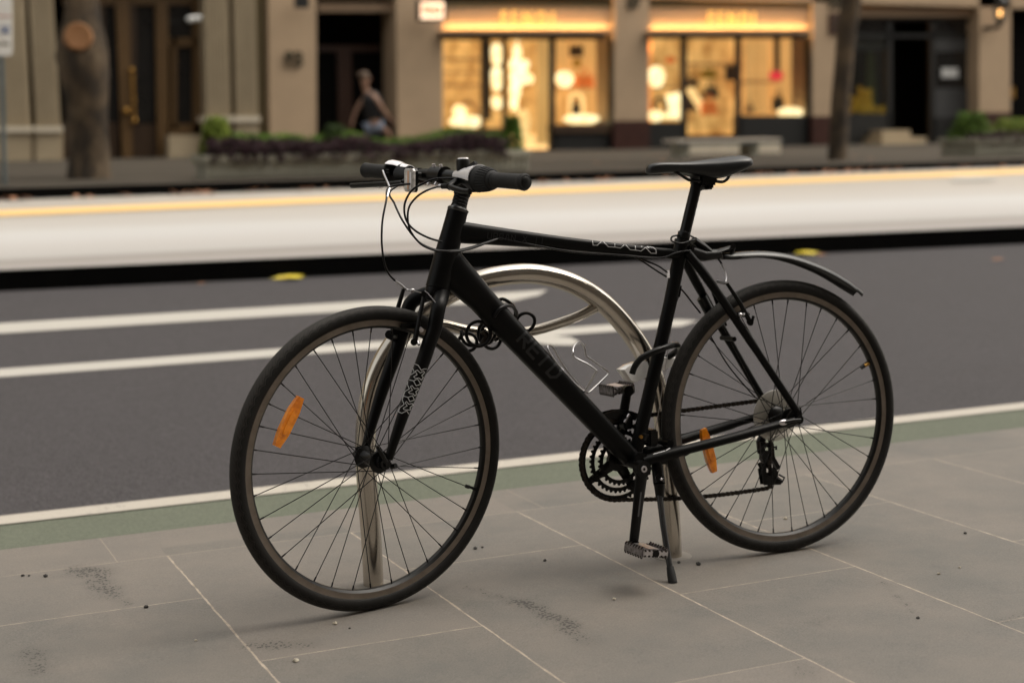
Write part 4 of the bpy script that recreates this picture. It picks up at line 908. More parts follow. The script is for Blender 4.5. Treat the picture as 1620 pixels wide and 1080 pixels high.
for l in ([(850,138),(870,140),(915,160),(960,232),(985,212),(1035,208)], [(850,138),(835,185),(862,265),(800,300),(780,365)], [(780,365),(850,380),(905,352),(948,425),(885,450),(850,385)],
          [(905,228),(945,268),(990,240),(1002,262),(962,305),(985,330),(958,368),(922,338),(872,345),(852,320),(900,292),(872,242),(905,228)],
          [(780,365),(762,430),(790,495),(730,530),(705,595)], [(828,447),(862,492),(908,482),(918,502),(878,532),(890,572),(862,592),(842,562),(792,560),(777,540),(832,512),(805,462),(828,447)],
          [(705,595),(770,615),(832,590),(858,650),(795,675),(768,618)], [(705,595),(690,650),(715,715),(655,760),(635,820),(682,840),(750,805),(778,850)],
          [(750,672),(777,712),(827,700),(840,718),(797,757),(800,792),(772,792),(712,787),(702,767),(757,737),(730,690),(750,672)]):
    ribbon(dm, bvk, X9(l), .95)
obj('cross_pattern_decal', dm, M_DECAL, fork, angle=None, recalc=False)
dm = MB()
def T4(l): return [(740 + a / 4.765, 340 + b / 4.765) for a, b in l]
for l in ([(945,178),(938,190),(945,228),(975,228),(1015,196),(1060,240),(1108,242)], [(1108,242),(1108,205),(1085,195),(1100,205),(1120,198)], [(1108,242),(1150,250),(1185,222),(1225,262),(1265,265)], [(1265,265),(1262,232),(1235,215),(1258,228),(1278,222)],
          [(1265,265),(1305,272),(1340,245),(1380,288),(1420,290)], [(1420,290),(1418,262),(1395,245),(1350,240)], [(945,178),(980,190),(1000,178),(1035,200),(1065,190)], [(1120,198),(1140,212),(1165,205),(1200,222),(1235,215)], [(1278,222),(1310,240),(1330,232),(1365,250)]):
    ribbon(dm, bvf, T4(l), .9)
obj('cross_pattern_decal', dm, M_DECAL, frame, angle=None, recalc=False)
GL = {'R': [[(0,0),(0,1),(.7,1),(.75,.75),(.7,.5),(0,.5)], [(.3,.5),(.8,0)]], 'E': [[(.8,1),(0,1),(0,0),(.8,0)], [(0,.5),(.7,.5)]], 'I': [[(.3,0),(.3,1)]], 'D': [[(0,0),(0,1),(.5,1),(.8,.7),(.8,.3),(.5,0),(0,0)]],
      'U': [[(0,1),(0,0),(.75,0),(.75,1)]], 'B': [[(0,0),(0,1),(.65,1),(.7,.75),(.6,.52),(0,.52)], [(.6,.52),(.75,.25),(.65,0),(0,0)]], 'A': [[(0,0),(.25,1),(.55,1),(.8,0)], [(.1,.4),(.7,.4)]], 'N': [[(0,0),(0,1),(.75,0),(.75,1)]], 'X': [[(0,0),(.75,1)], [(0,1),(.75,0)]], ' ': []}
def lettering(bv, txt, p0, p1, hvec, wpx, mat, parent, name):
    mb = MB(); n = len(txt); p0 = Vector((*p0, 0)); adv = (Vector((*p1, 0)) - p0) / n; hv = Vector((*hvec, 0))
    for i, ch in enumerate(txt):
        for st in GL[ch]:
            ribbon(mb, bv, [((p0 + adv * (i + x * .85) + hv * y).x, (p0 + adv * (i + x * .85) + hv * y).y) for x, y in st], wpx, .0005)
    return obj(name, mb, mat, parent, angle=None, recalc=False)
lettering(bvf, 'REID', (818, 539), (880, 606), (16, -15), 4.5, M_DECALD, frame, 'tube_lettering')
lettering(bvf, 'URBAN X II', (771, 377), (864, 386), (1.2, -9), 1.5, M_DECB, frame, 'tube_lettering')
dm = MB(); ribbon(dm, bvf, [(1034, 718), (1052, 713)], 1.3); ribbon(dm, bvf, [(1054, 712), (1060, 709)], 1.3); obj('stay_lettering', dm, M_DECAL, frame, angle=None, recalc=False)
dm = MB(); 
for i in range(3): ribbon(dm, bvf, [(1001 + i * 1.2, 671 - i * 5.5), (1008 + i * 1.2, 672.5 - i * 5.5)], 1.6)
obj('white_label', dm, M_DECALD, frame, angle=None, recalc=False)
# ---- wheels
def make_wheel(M, hubw, flange, valve_ang, near_fl=.034, far_fl=-.034, rot=0.):
    RR = .343; k = 96
    Ax = Matrix.Rotation(-math.pi / 2, 4, 'X')       # lathe Z -> wheel axis Y
    rim = MB(); rim.lathe([(.3135, -.0115), (.3150, -.0125), (.3150, -.0105), (.3110, -.009), (.3110, .009), (.3150, .0105), (.3150, .0125), (.3135, .0115), (.300, .0112), (.2985, .0098), (.2945, .006), (.2935, 0), (.2945, -.006), (.2985, -.0098), (.300, -.0112)], Ax, k, closed=True)
    # brake track faces get the lighter machined material
    for i, f in enumerate(rim.f):
        c = sum((rim.v[j] for j in f), Vector()) / len(f); r = math.hypot(c.x, c.z)
        if .3005 < r < .3135: rim.m[i] = 0
        else: rim.m[i] = 1
    wh = obj('wheel', rim, [M_RIM, M_RIMB], bike, M=M, angle=35)
    tb = MB(); prof = []
    for i in range(22):
        a = math.radians(-138 + 276 * i / 21); prof.append((.3255 + .0175 * math.cos(a), .0165 * math.sin(a)))
    tb.lathe(prof, Ax, 160, closed=True); obj('tyre', tb, M_TYRE, wh, angle=60)
    hb = MB(); f1, f2 = near_fl, far_fl
    hb.lathe([(.005, f2 - .022), (.0125, f2 - .02), (.0135, f2 - .006), (.014, f2 - .003), (flange, f2 - .002), (flange + .001, f2), (flange, f2 + .002), (.017, f2 + .006), (.0145, f2 + .014), (.0145, f1 - .014), (.017, f1 - .006), (flange, f1 - .002), (flange + .001, f1), (flange, f1 + .002), (.014, f1 + .003), (.0135, f1 + .006), (.0125, f1 + .012), (.008, f1 + .014), (.005, hubw)], Ax, 32)
    obj('hub', hb, M_BLK, wh, angle=35)
    # 36 spokes, three-cross, both flanges
    protos = {}
    for sidei, fy in ((0, f1), (1, f2)):
        for d in (1, -1):
            a_r = math.radians(0); a_h = math.radians(d * 62)
            p0 = Vector((flange * .88 * math.cos(a_h), fy, flange * .88 * math.sin(a_h))); p1 = Vector((.2975, .003 * (1 if fy > 0 else -1), 0))
            nd = (p0 - p1).normalized(); mb = MB().tube([p0, p1], .00105, 6); mb.tube([p1 + nd * .002, p1 + nd * .014], .0019, 6); protos[(sidei, d)] = mb
    me = {}
    for i in range(36):
        sidei = i % 2; d = 1 if (i // 2) % 2 else -1; a = -math.radians(i * 10 + rot); Rm = Matrix.Rotation(a, 4, 'Y')
        if (sidei, d) not in me:
            o = obj('spoke', protos[(sidei, d)], M_SPOKE, wh, M=Rm); me[(sidei, d)] = o
        else:
            o = me[(sidei, d)].copy(); COL.objects.link(o); o.parent = wh; o.matrix_local = Rm
    vl = MB(); d = Vector((math.cos(valve_ang), 0, math.sin(valve_ang))); vl.tube([d * .296, d * .277], .0034, 10); vl.tube([d * .277, d * .268], .0045, 10); 
    vo_ = obj('valve', vl, M_PLB, wh)
    if rot > 2: obj('valve_nut', MB().tube([d * .293, d * .279], .0046, 10), M_BRASS, wh)
    return wh
wf = make_wheel(FM, .047, .0245, rot=1.5, valve_ang=math.radians(201))
FMi = FM.inverted()
def loc_f(px, pyy, w_): return FMi @ ft(px, pyy, w_)
RMt = Matrix.Translation(Vector((0, 0, .343)))
def loc_r(px, pyy, w_): return RMt.inverted() @ bk(px, pyy, w_)
# the axis frame of the rear wheel = bike axes
wr = make_wheel(RMt, .066, .024, rot=6.0, valve_ang=math.radians(157), near_fl=.036, far_fl=-.022)
def spoke_reflector(wh, p0, p1, wd):
    d = (p1 - p0); L = d.length / 2; c = (p0 + p1) / 2; x = d.normalized(); y = Vector((0, 1, 0)); z = x.cross(y).normalized()
    M4 = Matrix(((x.x, y.x, z.x, c.x), (x.y, y.y, z.y, c.y), (x.z, y.z, z.z, c.z), (0, 0, 0, 1))); mb = MB()
    out = [(-L, -wd * .28), (-L, wd * .28), (-L * .45, wd * .5), (L * .45, wd * .5), (L, wd * .28), (L, -wd * .28), (L * .45, -wd * .5), (-L * .45, -wd * .5)]
    mb.prism([M4 @ Vector((a, -.006, b)) for a, b in out], (0, .012, 0)); mb.prism([M4 @ Vector((a * .5, .006, b * .45)) for a, b in out], (0, .002, 0))
    obj('spoke_reflector', mb, M_REFO, wh, angle=20)
spoke_reflector(wf, loc_f(475, 628, .012), loc_f(437, 706, .012), .026)
spoke_reflector(wr, loc_r(1112, 678, -.005), loc_r(1129, 746, -.005), .025)
# front skewer lever
q = FR(0, .053, 0); sk = MB(); sk.tube([q, q + nf * .012], .011, 16); sk.tube([q + nf * .012, q + nf * .018], .007, 12)
sk.tube([q + nf * .012, q + nf * .02 + uf * .018 + ff * .012, q + nf * .018 + uf * .045 + ff * .028], [.005, .0045, .004], 10); sk.tube([q + nf * .008 - uf * .008 - ff * .014, q + nf * .02 - uf * .004 - ff * .018], .006, 8)
obj('axle_lever', sk, M_BLK, bike); obj('axle_nut', MB().tube([FR(0, -.053, 0), FR(0, -.068, 0)], .010, 12), M_BLK, bike)
obj('lock_washer', MB().lathe([(.006, .0), (.0095, .001), (.0095, .004), (.006, .005)], Matrix.Translation(FR(0, .046, 0)) @ nf.to_track_quat('Z', 'Y').to_matrix().to_4x4(), 20), M_CHR, bike)
# rear skewer
q = Vector((0, .069, .343)); sk = MB(); sk.tube([q, q + Vector((0, .012, 0))], .0105, 16); sk.tube([q + Vector((0, .012, 0)), q + Vector((.02, .018, .002)), q + Vector((.05, .016, -.001))], [.0045, .004, .0055], 10)
obj('axle_lever', sk, M_BLK, bike); obj('lever_end', MB().ball(q + Vector((.052, .017, -.001)), .008, 12, (1.6, .5, .9)), M_CHR, bike)
obj('axle_nut', MB().lathe([(.009, .0), (.009, .003), (.005, .0045)], Matrix.Translation(Vector((-.008, .0635, .352))) @ Vector((0, 1, 0)).to_track_quat('Z', 'Y').to_matrix().to_4x4(), 16), M_CHR, bike)
# milky spoke guard + cassette
Ax = Matrix.Rotation(-math.pi / 2, 4, 'X')
obj('spoke_guard', MB().lathe([(.020, .0012), (.064, .0005), (.0655, -.001), (.064, -.0022), (.020, -.0012)], Matrix.Translation((0, -.027, .343)) @ Ax, 48, closed=True), M_CREAMP, bike)
cs = MB()
for i, r in enumerate((.052, .046, .041, .036, .031, .027, .023)):
    y = -.0315 - i * .0045; n = int(r * 500); pts = []
    for j in range(n * 2):
        a = math.pi * j / n; q_ = r - (.004 if j % 2 else 0); pts.append(Vector((q_ * math.cos(a), y, .343 + q_ * math.sin(a))))
    cs.prism(pts, (0, -.0018, 0))
obj('cassette', cs, M_DKST, bike, angle=20)
# ---- saddle and post
po = MB(); pt = bk(1102, 292); po.tube([bk(1078, 392), pt], .0136, 24); obj('seatpost', po, M_BLK, bike)
cl = MB(); dpo = (pt - bk(1078, 392)).normalized(); Mc = Matrix.Translation(stop) @ dpo.to_track_quat('Z', 'Y').to_matrix().to_4x4()
cl.lathe([(.0165, -.004), (.0195, -.003), (.0195, .009), (.0165, .010)], Mc, 28); cl.lathe([(.0145, .010), (.0155, .012), (.0155, .028), (.0145, .03)], Mc, 24)
obj('seat_clamp', cl, M_BLK, bike)
rl = MB(); rl.tube(smooth([bk(1079, 372, .0), bk(1064, 374, .012), bk(1063, 381, .018), bk(1078, 385, .022), bk(1095, 380, .02), bk(1101, 378, 0), bk(1092, 373, -.018)], 6), .0022, 8); obj('cable_ring', rl, M_CABLE, bike)
su = [.362, .358, .345, .325, .30, .27, .24, .215, .19, .165, .14, .12, .105, .097]
top_px = [(1024.5, 267), (1027, 262), (1035, 257.5), (1052, 256), (1070, 256), (1090, 256), (1108, 254.5), (1123, 252.5), (1138, 249.5), (1153, 246.5), (1167, 244), (1178, 243.3), (1185, 244.5), (1189, 250)]
half = [.006, .014, .0195, .022, .024, .028, .035, .044, .055, .066, .074, .0755, .068, .05]
lowd = [.008, .019, .026, .027, .025, .027, .035, .043, .049, .050, .045, .038, .030, .018]
tv = [bk(a, b, h * .7 if i > 7 else 0) for i, ((a, b), h) in enumerate(zip(top_px, half))]
sd2 = MB(); K = 28; rows = []
for i, u in enumerate(su):
    c = tv[i]; hh = half[i]; lo_ = lowd[i] * 1.05
    for j in range(K):
        a = 2 * math.pi * j / K; sx_, cz = math.sin(a), math.cos(a)
        y = hh * math.copysign(abs(sx_) ** .75, sx_); crown = -.006 * (abs(y) / .075) ** 2 
        if cz >= 0: z = crown + 0 - lo_ * .55 * (1 - abs(cz) ** .55) + (.004 * (abs(y) / hh) if i > 7 else 0) * 0
        else: z = -lo_ * .55 - lo_ * .45 * abs(cz) ** .5
        if cz > .3 and 2 < i < 11: z -= .003 * math.exp(-(y / .009) ** 2)
        sd2.v.append(Vector((u, y, c.z + z)))
for i in range(len(su) - 1):
    for j in range(K): sd2.f.append([i*K+j, i*K+(j+1)%K, (i+1)*K+(j+1)%K, (i+1)*K+j]); sd2.m.append(0)
sd2.f += [list(range(K)), [(len(su)-1)*K + j for j in range(K)][::-1]]; sd2.m += [0, 0]
M_SAD = pm('black_saddle_cover', (.008, .0085, .009), (.006, .0064, .007), rough=.36, bump=.12, bscale=500, bdist=.0006, scale=10)
sad = obj('saddle', sd2, M_SAD, bike, angle=70)
md = sad.modifiers.new('s', 'SUBSURF'); md.levels = 1; md.render_levels = 2
rl = MB()
for s in (1, -1):
    y = s * .022
    rl.tube(smooth([bk(1060, 269, y * .5), bk(1074, 275, y * .9), bk(1088, 284, y), bk(1100, 286, y), bk(1125, 286, y), bk(1142, 288, y), bk(1150, 284, y * 1.3), bk(1155, 276, y * 1.7)], 5), .0036, 10)
obj('saddle_rail', rl, M_BLK, bike)
sc_ = MB(); c = bk(1113, 286); sc_.bbox(c + Vector((-.024, -.028, -.012)), c + Vector((.024, .028, .016)), .005); sc_.tube([pt - dpo * .006, c + Vector((0, 0, -.004))], .015, 16)
sc_.bbox(c + Vector((-.018, -.02, -.022)), c + Vector((.002, .02, -.008)), .004); obj('saddle_clamp', sc_, M_BLK, bike)
# ---- rear mudguard
mg = MB(); line = smooth([bk(1142, 405), bk(1156, 405), bk(1180, 402.5), bk(1205, 402), bk(1235, 405), bk(1265, 413), bk(1300, 427), bk(1330, 444), bk(1359, 464)], 6); n = len(line)
K2 = [(-1, -.34), (-.93, -.06), (-.75, .22), (-.4, .42), (0, .48), (.4, .42), (.75, .22), (.93, -.06), (1, -.34)]
for i, p in enumerate(line):
    t_ = i / (n - 1); hw = np.interp(t_, [0, .06, .2, .45, .9, 1], [.010, .018, .026, .031, .031, .020]); T = (line[min(i + 1, n - 1)] - line[max(i - 1, 0)]).normalized(); N_ = Vector((-T.z, 0, T.x)); N_ = N_ if N_.z > 0 else -N_
    for off in (0, -.003):
        for (a, b) in (K2 if off == 0 else K2[::-1]): mg.v.append(p + Vector((0, a * (hw + off * .6), 0)) + N_ * (b * .017 + off))
kk = 18
for i in range(n - 1):
    for j in range(kk): mg.f.append([i*kk+j, i*kk+(j+1)%kk, (i+1)*kk+(j+1)%kk, (i+1)*kk+j]); mg.m.append(0)
mg.f += [list(range(kk)), [(n-1)*kk + j for j in range(kk)][::-1]]; mg.m += [0, 0]
mud = obj('mudguard', mg, pm('satin_black_plastic', (.006, .0063, .0066), rough=.3), bike, angle=50)
br = MB(); a0 = bk(1090, 395)
br.bbox(bk(1094, 406) + Vector((-.0, -.02, -.006)), bk(1086, 392) + Vector((.0, .02, .006)), .004)
br.tube([bk(1092, 398), bk(1112, 404), bk(1138, 402)], [.016, .015, .012], 14, flat=1.2, side=(0, 1, 0)); br.tube([bk(1122, 402), bk(1158, 391)], [.006, .005], 10, flat=2.5, side=(0, 1, 0)); br.tube([bk(1160, 389, -.02), bk(1160, 389, .02)], .007, 12); br.tube([bk(1160, 390), bk(1156, 406)], .006, 10)
br.tube([bk(1097, 380, .0), bk(1112, 390), bk(1122, 398)], [.009, .009, .008], 10, flat=1.7, side=(0, 1, 0))
obj('mudguard_bracket', br, M_PLB, mud)
# ---- drivetrain
def ringmesh(c, r0, r1, teeth, y0, th, k=None):
    n = teeth * 4; outp = []; inp = []
    for j in range(n):
        a = 2 * math.pi * j / n; r = r1 + (.0028 if j % 4 in (1, 2) else -.0022); outp.append((r * math.cos(a), r * math.sin(a))); inp.append((r0 * math.cos(a), r0 * math.sin(a)))
    mb = MB(); V = []
    for y in (y0, y0 - th):
        V += [Vector((c.x + a, y, c.z + b)) for a, b in outp] + [Vector((c.x + a, y, c.z + b)) for a, b in inp]
    F_ = []
    for j in range(n):
        k_ = (j + 1) % n
        F_ += [(j, k_, n + k_, n + j), (2*n + j, 3*n + j, 3*n + k_, 2*n + k_), (j, 2*n + j, 2*n + k_, k_), (n + j, n + k_, 3*n + k_, 3*n + j)]
    return mb.add(V, F_)
bc = bk(1000, 728, 0)
crank = MB(); ya = .062
c0 = bk(1016, 741, ya + .012); e0 = bk(1002, 862, ya + .018)
bcx = Vector((c0.x + .000, 0, c0.z))
crs = bb.copy()
def arm(a, b, s):
    mb = MB(); d = (b - a)
    mb.tube([a, a + d * .12, a + d * .5, a + d * .9, b + d * .045], [.019, .0155, .0135, .0125, .011], 18, side=(0, 1, 0), flat=.55)
    mb.tube([a + Vector((0, -s * .012, 0)), a + Vector((0, s * .009, 0))], .0195, 20)
    mb.tube([b + Vector((0, -.008, 0)), b + Vector((0, .008, 0))], .0135, 16); return mb
cn = obj('crank_arm', arm(c0, e0, 1), M_BLK, bike, angle=60)
obj('crank_bolt', MB().lathe([(.0035, .006), (.0035, .0105), (.0075, .0105), (.0085, .008)], Matrix.Translation(c0) @ Vector((0, 1, 0)).to_track_quat('Z', 'Y').to_matrix().to_4x4(), 20), M_CHR, cn)
dm = MB(); dv = (e0 - c0)
obj('crank_lettering', MB().add([c0 + dv * .3 + Vector((s, .0080, 0)) if i < 2 else c0 + dv * .62 + Vector((s, .0080, 0)) for i, s in enumerate((-.0022, .0022, .0022, -.0022))], [(0, 1, 2, 3)]), pm('grey_print', (.07, .07, .07), rough=.4), cn, angle=None)
c1 = bk(1003, 728, -.060); c1 = Vector((c0.x, -.062, c0.z)); e1 = bk(994, 613, -.075); dd_ = (e1 - c1).normalized() * .175; e1 = c1 + dd_; e1.y = -.076
obj('crank_arm', arm(c1, e1, -1), M_BLK, bike, angle=60)
rc = Vector((c0.x + .001, 0, c0.z + .004))
obj('chainring', ringmesh(rc, .0865, .0975, 48, -.050, .003), M_BLK, bike, angle=None)
obj('chainring', ringmesh(rc, .0655, .0765, 38, -.0425, .003), M_BLK, bike, angle=None)
obj('chainring', ringmesh(rc, .0460, .0570, 28, -.035, .003), M_BLK, bike, angle=None)
sp = MB(); a0 = math.atan2(dd_.z, dd_.x)
for i in range(4):
    a = a0 + math.pi / 4 + i * math.pi / 2; d = Vector((math.cos(a), 0, math.sin(a))); sp.tube([rc + Vector((0, -.05, 0)) + d * .02, rc + Vector((0, -.049, 0)) + d * .089], [.015, .0085], 12, side=(0, 1, 0), flat=.3)
    for r, y in ((.07, -.047), (.052, -.038)): q = rc + d * r; sp.tube([q + Vector((0, y - .008, 0)), q + Vector((0, y + .006, 0))], .006, 10)
sp.lathe([(.006, -.045), (.026, -.045), (.027, -.056), (.006, -.058)], Matrix.Translation(rc) @ Matrix.Rotation(-math.pi / 2, 4, 'X'), 28); sp.tube([Vector((rc.x, -.065, rc.z)), Vector((rc.x, .05, rc.z))], .009, 14)
obj('chainring_spider', sp, M_BLK, bike)
def chain_path():
    pts = []; R1 = .0975; s = rc + Vector((0, -.0515, 0)); yb = -.042
    top_r = Vector((.0, -.040, .343 + .041)); up_t = rc + Vector((-.010, -.0515, R1 + .002))
    for i in range(41): pts.append(up_t.lerp(top_r, i / 40) + Vector((0, 0, 0)))
    for i in range(14):
        a = math.pi / 2 + math.pi * i / 14; pts.append(Vector((.041 * math.cos(a), -.040, .343 + .041 * math.sin(a))))
    j1 = bk(1215, 722, -.042); j2 = bk(1214, 764, -.042)
    pts += [Vector((.010, -.04, .29)), j1 + Vector((-.012, 0, 0)), j1 + Vector((.0, 0, -.012)), j2 + Vector((-.014, 0, .01)), j2 + Vector((-.008, 0, -.011))]
    lo_t = rc + Vector((-.014, -.0515, -R1 - .001)); b = j2 + Vector((.004, 0, -.013))
    for i in range(31): p = b.lerp(lo_t, i / 30); p.z -= .008 * math.sin(math.pi * i / 30); pts.append(p)
    for i in range(1, 32):
        a = -math.pi / 2 - .1 + (math.pi + .2) * i / 32; pts.append(rc + Vector((R1 * math.cos(a), -.0515, R1 * math.sin(a))))
    return pts
cp = chain_path(); L_s = [0]
for a, b in zip(cp, cp[1:] + cp[:1]): L_s.append(L_s[-1] + (b - a).length)
def at_len(s):
    s = s % L_s[-1]
    for i in range(len(cp)):
        if L_s[i + 1] >= s: return cp[i].lerp(cp[(i + 1) % len(cp)], (s - L_s[i]) / max(1e-9, L_s[i + 1] - L_s[i]))
    return cp[0]
ch = MB(); nl = int(round(L_s[-1] / .0127)); pitch = L_s[-1] / nl
for i in range(nl):
    a = at_len(i * pitch); b = at_len((i + 1) * pitch); d = (b - a).normalized(); n_ = Vector((0, 1, 0)).cross(d).normalized(); yo = .0036 if i % 2 else .0024
    for s in (1, -1):
        prof = []
        for (q, h) in ((-.0045, 0), (-.003, .0042), (.001, .0052), (.0035, .0038), (.0064, .0016)): prof.append((q, h))
        full = prof + [(pitch - q, h) for q, h in prof[::-1]] ; poly = [a + d * q + n_ * h for q, h in full] + [a + d * q - n_ * h for q, h in full[::-1][1:-1]]
        ch.prism([p + Vector((0, s * yo - .0005, 0)) for p in poly], (0, .001, 0))
    ch.tube([a + Vector((0, -.0042, 0)), a + Vector((0, .0042, 0))], .0022, 8)
obj('chain', ch, M_DKST, bike, angle=25)
# pedals
M_CHRD = pm('dull_chrome', (.35, .33, .34), (.12, .11, .11), scale=90, rough=.3, metal=1)
def pedal(p, s, parent, tilt, length=.064, width=.088):
    mb = MB(); Mt = Matrix.Translation(p) @ Matrix.Rotation(tilt, 4, 'Y'); c = Vector((0, s * (.018 + width / 2), 0))
    mb.bbox(c + Vector((-.019, -width / 2, -.0095)), c + Vector((.019, width / 2, .0095)), .006, M=Mt)
    pls = []
    for x in (-1, 1):
        pl2 = MB(); pls.append(pl2); pl2.bbox(c + Vector((x * length / 2 - .0025 if x > 0 else -length / 2 - .0025, -width / 2, -.011)), c + Vector((x * length / 2 + .0025 if x > 0 else -length / 2 + .0025, width / 2, .011)), .0012, M=Mt)
    for y in (-1, 1):
        mb.bbox(c + Vector((-length / 2, y * width / 2 - .0025, -.006)), c + Vector((length / 2, y * width / 2 + .0025, .006)), .0012, M=Mt)
    mb.bbox(c + Vector((-length / 2, -.004, -.004)), c + Vector((length / 2, .004, .004)), .0012, M=Mt)
    o = obj('pedal', mb, M_CHR, bike); [obj('cage_plate', q_, M_CHRD, o) for q_ in pls]; pb = MB()
    for x in (-1, 1):
        for j in range(7):
            y = -width / 2 + width * (j + .5) / 7
            for z in (.0115, -.0115):
                pb.tube([Mt @ (c + Vector((x * length / 2, y, z * .6))), Mt @ (c + Vector((x * length / 2, y, z * 1.2)))], [.004, .002], 6)
    for y in (-1, 1):
        for j in range(6):
            x = -length / 2 + length * (j + .5) / 6
            for z in (.0065, -.0065): pb.tube([Mt @ (c + Vector((x, y * width / 2, z * .6))), Mt @ (c + Vector((x, y * width / 2, z * 1.35)))], [.004, .002], 6)
    obj('cage_teeth', pb, M_DKST, o); ax = MB().tube([Mt @ Vector((0, 0, 0)), Mt @ Vector((0, s * .022, 0))], .007, 12); ax.tube([Mt @ (c + Vector((0, s * width * .3, 0))), Mt @ (c + Vector((0, s * (width / 2 + .004), 0)))], .0085, 14); obj('spindle', ax, M_BLK, o)
pedal(e0, 1, cn, math.radians(-8)); pedal(e1, -1, None, math.radians(4), .056, .078)
# front mech
fm = MB(); c = bk(1016, 678, 0); dst = (stop - bb).normalized(); Ms = Matrix.Translation(bk(1014, 690)) @ dst.to_track_quat('Z', 'Y').to_matrix().to_4x4()
fm.lathe([(.0168, -.009), (.0185, -.008), (.0185, .008), (.0168, .009)], Ms, 24)
fm.bbox(bk(1028, 694, -.01) + Vector((-.014, -.028, -.016)), bk(1028, 690, -.01) + Vector((.012, .02, .018)), .004)
fm.bbox(bk(992, 672, -.03) + Vector((-.012, -.018, -.01)), bk(992, 662, -.03) + Vector((.014, .012, .010)), .004)
for y in (-.038, -.062):
    pts = []
    for i in range(7):
        a = math.radians(62 + i * 9); pts.append(rc + Vector((.105 * math.cos(a), y, .105 * math.sin(a))))
    for i in range(6, -1, -1):
        a = math.radians(58 + i * 10); pts.append(rc + Vector((.124 * math.cos(a), y, .124 * math.sin(a))))
    fm.prism(pts, (0, .0015, 0))
obj('front_derailleur', fm, M_BLK, bike, angle=35)
bt = MB(); q = bk(1013, 690.5, .0205); bt.tube([q, q + Vector((0, .006, 0))], .0048, 6); obj('clamp_bolt', bt, M_BRASS, bike)
bt = MB(); bt.tube([bk(988, 668, -.02), bk(996, 655, -.02)], .0035, 8); obj('cable_anchor', bt, M_CHR, bike)
# rear mech
dg_ = MB(); Y0 = -.072
def rp(px, pyy, y=-.058): return bk(px, pyy, y)
dg_.tube([Vector((-.012, -.072, .33)), rp(1203, 700), rp(1204, 716)], [.010, .012, .010], 12, side=(0, 1, 0), flat=.9)
for pl_ in ([rp(1199, 698), rp(1205, 698), rp(1207, 722), rp(1214, 736), rp(1210, 740), rp(1201, 726)], [rp(1214, 700), rp(1220, 701), rp(1222, 722), rp(1231, 738), rp(1226, 742), rp(1216, 724)], [rp(1199, 698), rp(1220, 700), rp(1220, 707), rp(1200, 706)], [rp(1203, 718), rp(1221, 718), rp(1223, 724), rp(1205, 726)]): dg_.prism(pl_, (0, .012, 0))
for pts in ([rp(1203, 734, -.032), rp(1210, 731, -.032), rp(1212, 742, -.032), rp(1208, 744, -.032)], [rp(1204, 742, -.032), rp(1212, 741, -.032), rp(1213, 764, -.032), rp(1208, 766, -.032)], [rp(1222, 735, -.032), rp(1231, 746, -.032), rp(1229, 766, -.032), rp(1223, 766, -.032)], [rp(1210, 752, -.032), rp(1228, 752, -.032), rp(1238, 759, -.032), rp(1235, 766, -.032), rp(1208, 767, -.032)]):
    dg_.prism(pts, (0, .002, 0)); dg_.prism([p + Vector((0, -.016, 0)) for p in pts], (0, .002, 0))
dg_.tube([rp(1228, 756, -.03), rp(1238, 762, -.02), rp(1241, 755, -.02), rp(1232, 750, -.03)], .003, 8); dg_.tube([rp(1222, 708, -.05), rp(1228, 706, -.05), rp(1228, 711, -.05)], .003, 8)
obj('rear_derailleur', dg_, M_BLK, bike, angle=35)
jw = MB()
for (a, b) in ((1214, 722), (1216, 757)):
    q = bk(a, b, -.040); pts = [q + Vector(((.017 if j % 2 else .0145) * math.cos(math.pi * j / 11), 0, (.017 if j % 2 else .0145) * math.sin(math.pi * j / 11))) for j in range(22)]; jw.prism(pts, (0, -.006, 0))
obj('jockey_wheel', jw, M_PLB, bike, angle=20)
# kickstand
ks_ = MB(); k0 = bk(1040, 742, .012); k1 = bk(1043, 765, .028)
ks_.bbox(bk(1040, 725) + Vector((-.018, -.022, -.012)), bk(1040, 725) + Vector((.018, .022, .004)), .003); ks_.tube([bk(1038, 728, .01), k0, k1], [.012, .014, .0145], 16); ks_.tube([k1, bk(1044, 787, .034)], [.0135, .010], 14)
kk_ = obj('kickstand', ks_, M_BLK, bike)
kl = MB().tube([bk(1043, 780, .033), bk(1049, 830, .062), bk(1060, 899, .098)], [.0078, .0074, .007], 14); obj('stand_leg', kl, pm('worn_black_tube', (.014, .014, .015), (.03, .03, .03), scale=30, rough=.22), kk_)
kfoot = MB().tube([bk(1060, 896, .097), bk(1062, 908, .104), bk(1064.5, 921, .110)], [.0088, .0105, .0112], 16); obj('rubber_foot', kfoot, M_RUB, kk_); 
obj('pivot_bolt', MB().ball(bk(1046, 758, .042), .0045, 10), M_CHR, kk_); obj('pivot_cap', MB().tube([bk(1043, 756, .038), bk(1043.5, 756, .043)], .0095, 16), M_BLK, kk_)
# ---- bottle cage
cg = MB(); W_ = .0022
cg.tube(smooth([bk(925, 619, .012), bk(910, 607, .013), bk(888, 583, .014), bk(871, 560, .016), bk(866, 549, .012), bk(870, 546.5, 0), bk(876, 551, -.012), bk(884, 566, -.014), bk(900, 590, -.014), bk(928, 621, -.012)], 6), W_, 8)
cg.tube(smooth([bk(924, 619, .010), bk(927, 616, .018), bk(943, 588, .034), bk(943, 585.5, .035), bk(930, 576, .036), bk(909, 565, .036), bk(906.5, 556, .034), bk(907.5, 549, .02), bk(911, 544, .008), bk(917, 540.5, -.005), bk(921, 543, -.015), bk(925.5, 552, -.03), bk(927, 562, -.036), bk(933, 567, -.036), bk(960, 586.5, -.036), bk(961.5, 590, -.036), bk(960, 594, -.034), bk(935, 618, -.018), bk(929, 621, -.01)], 5), W_, 8)
cage = obj('bottle_cage', cg, M_SIL, bike)
bt = MB()
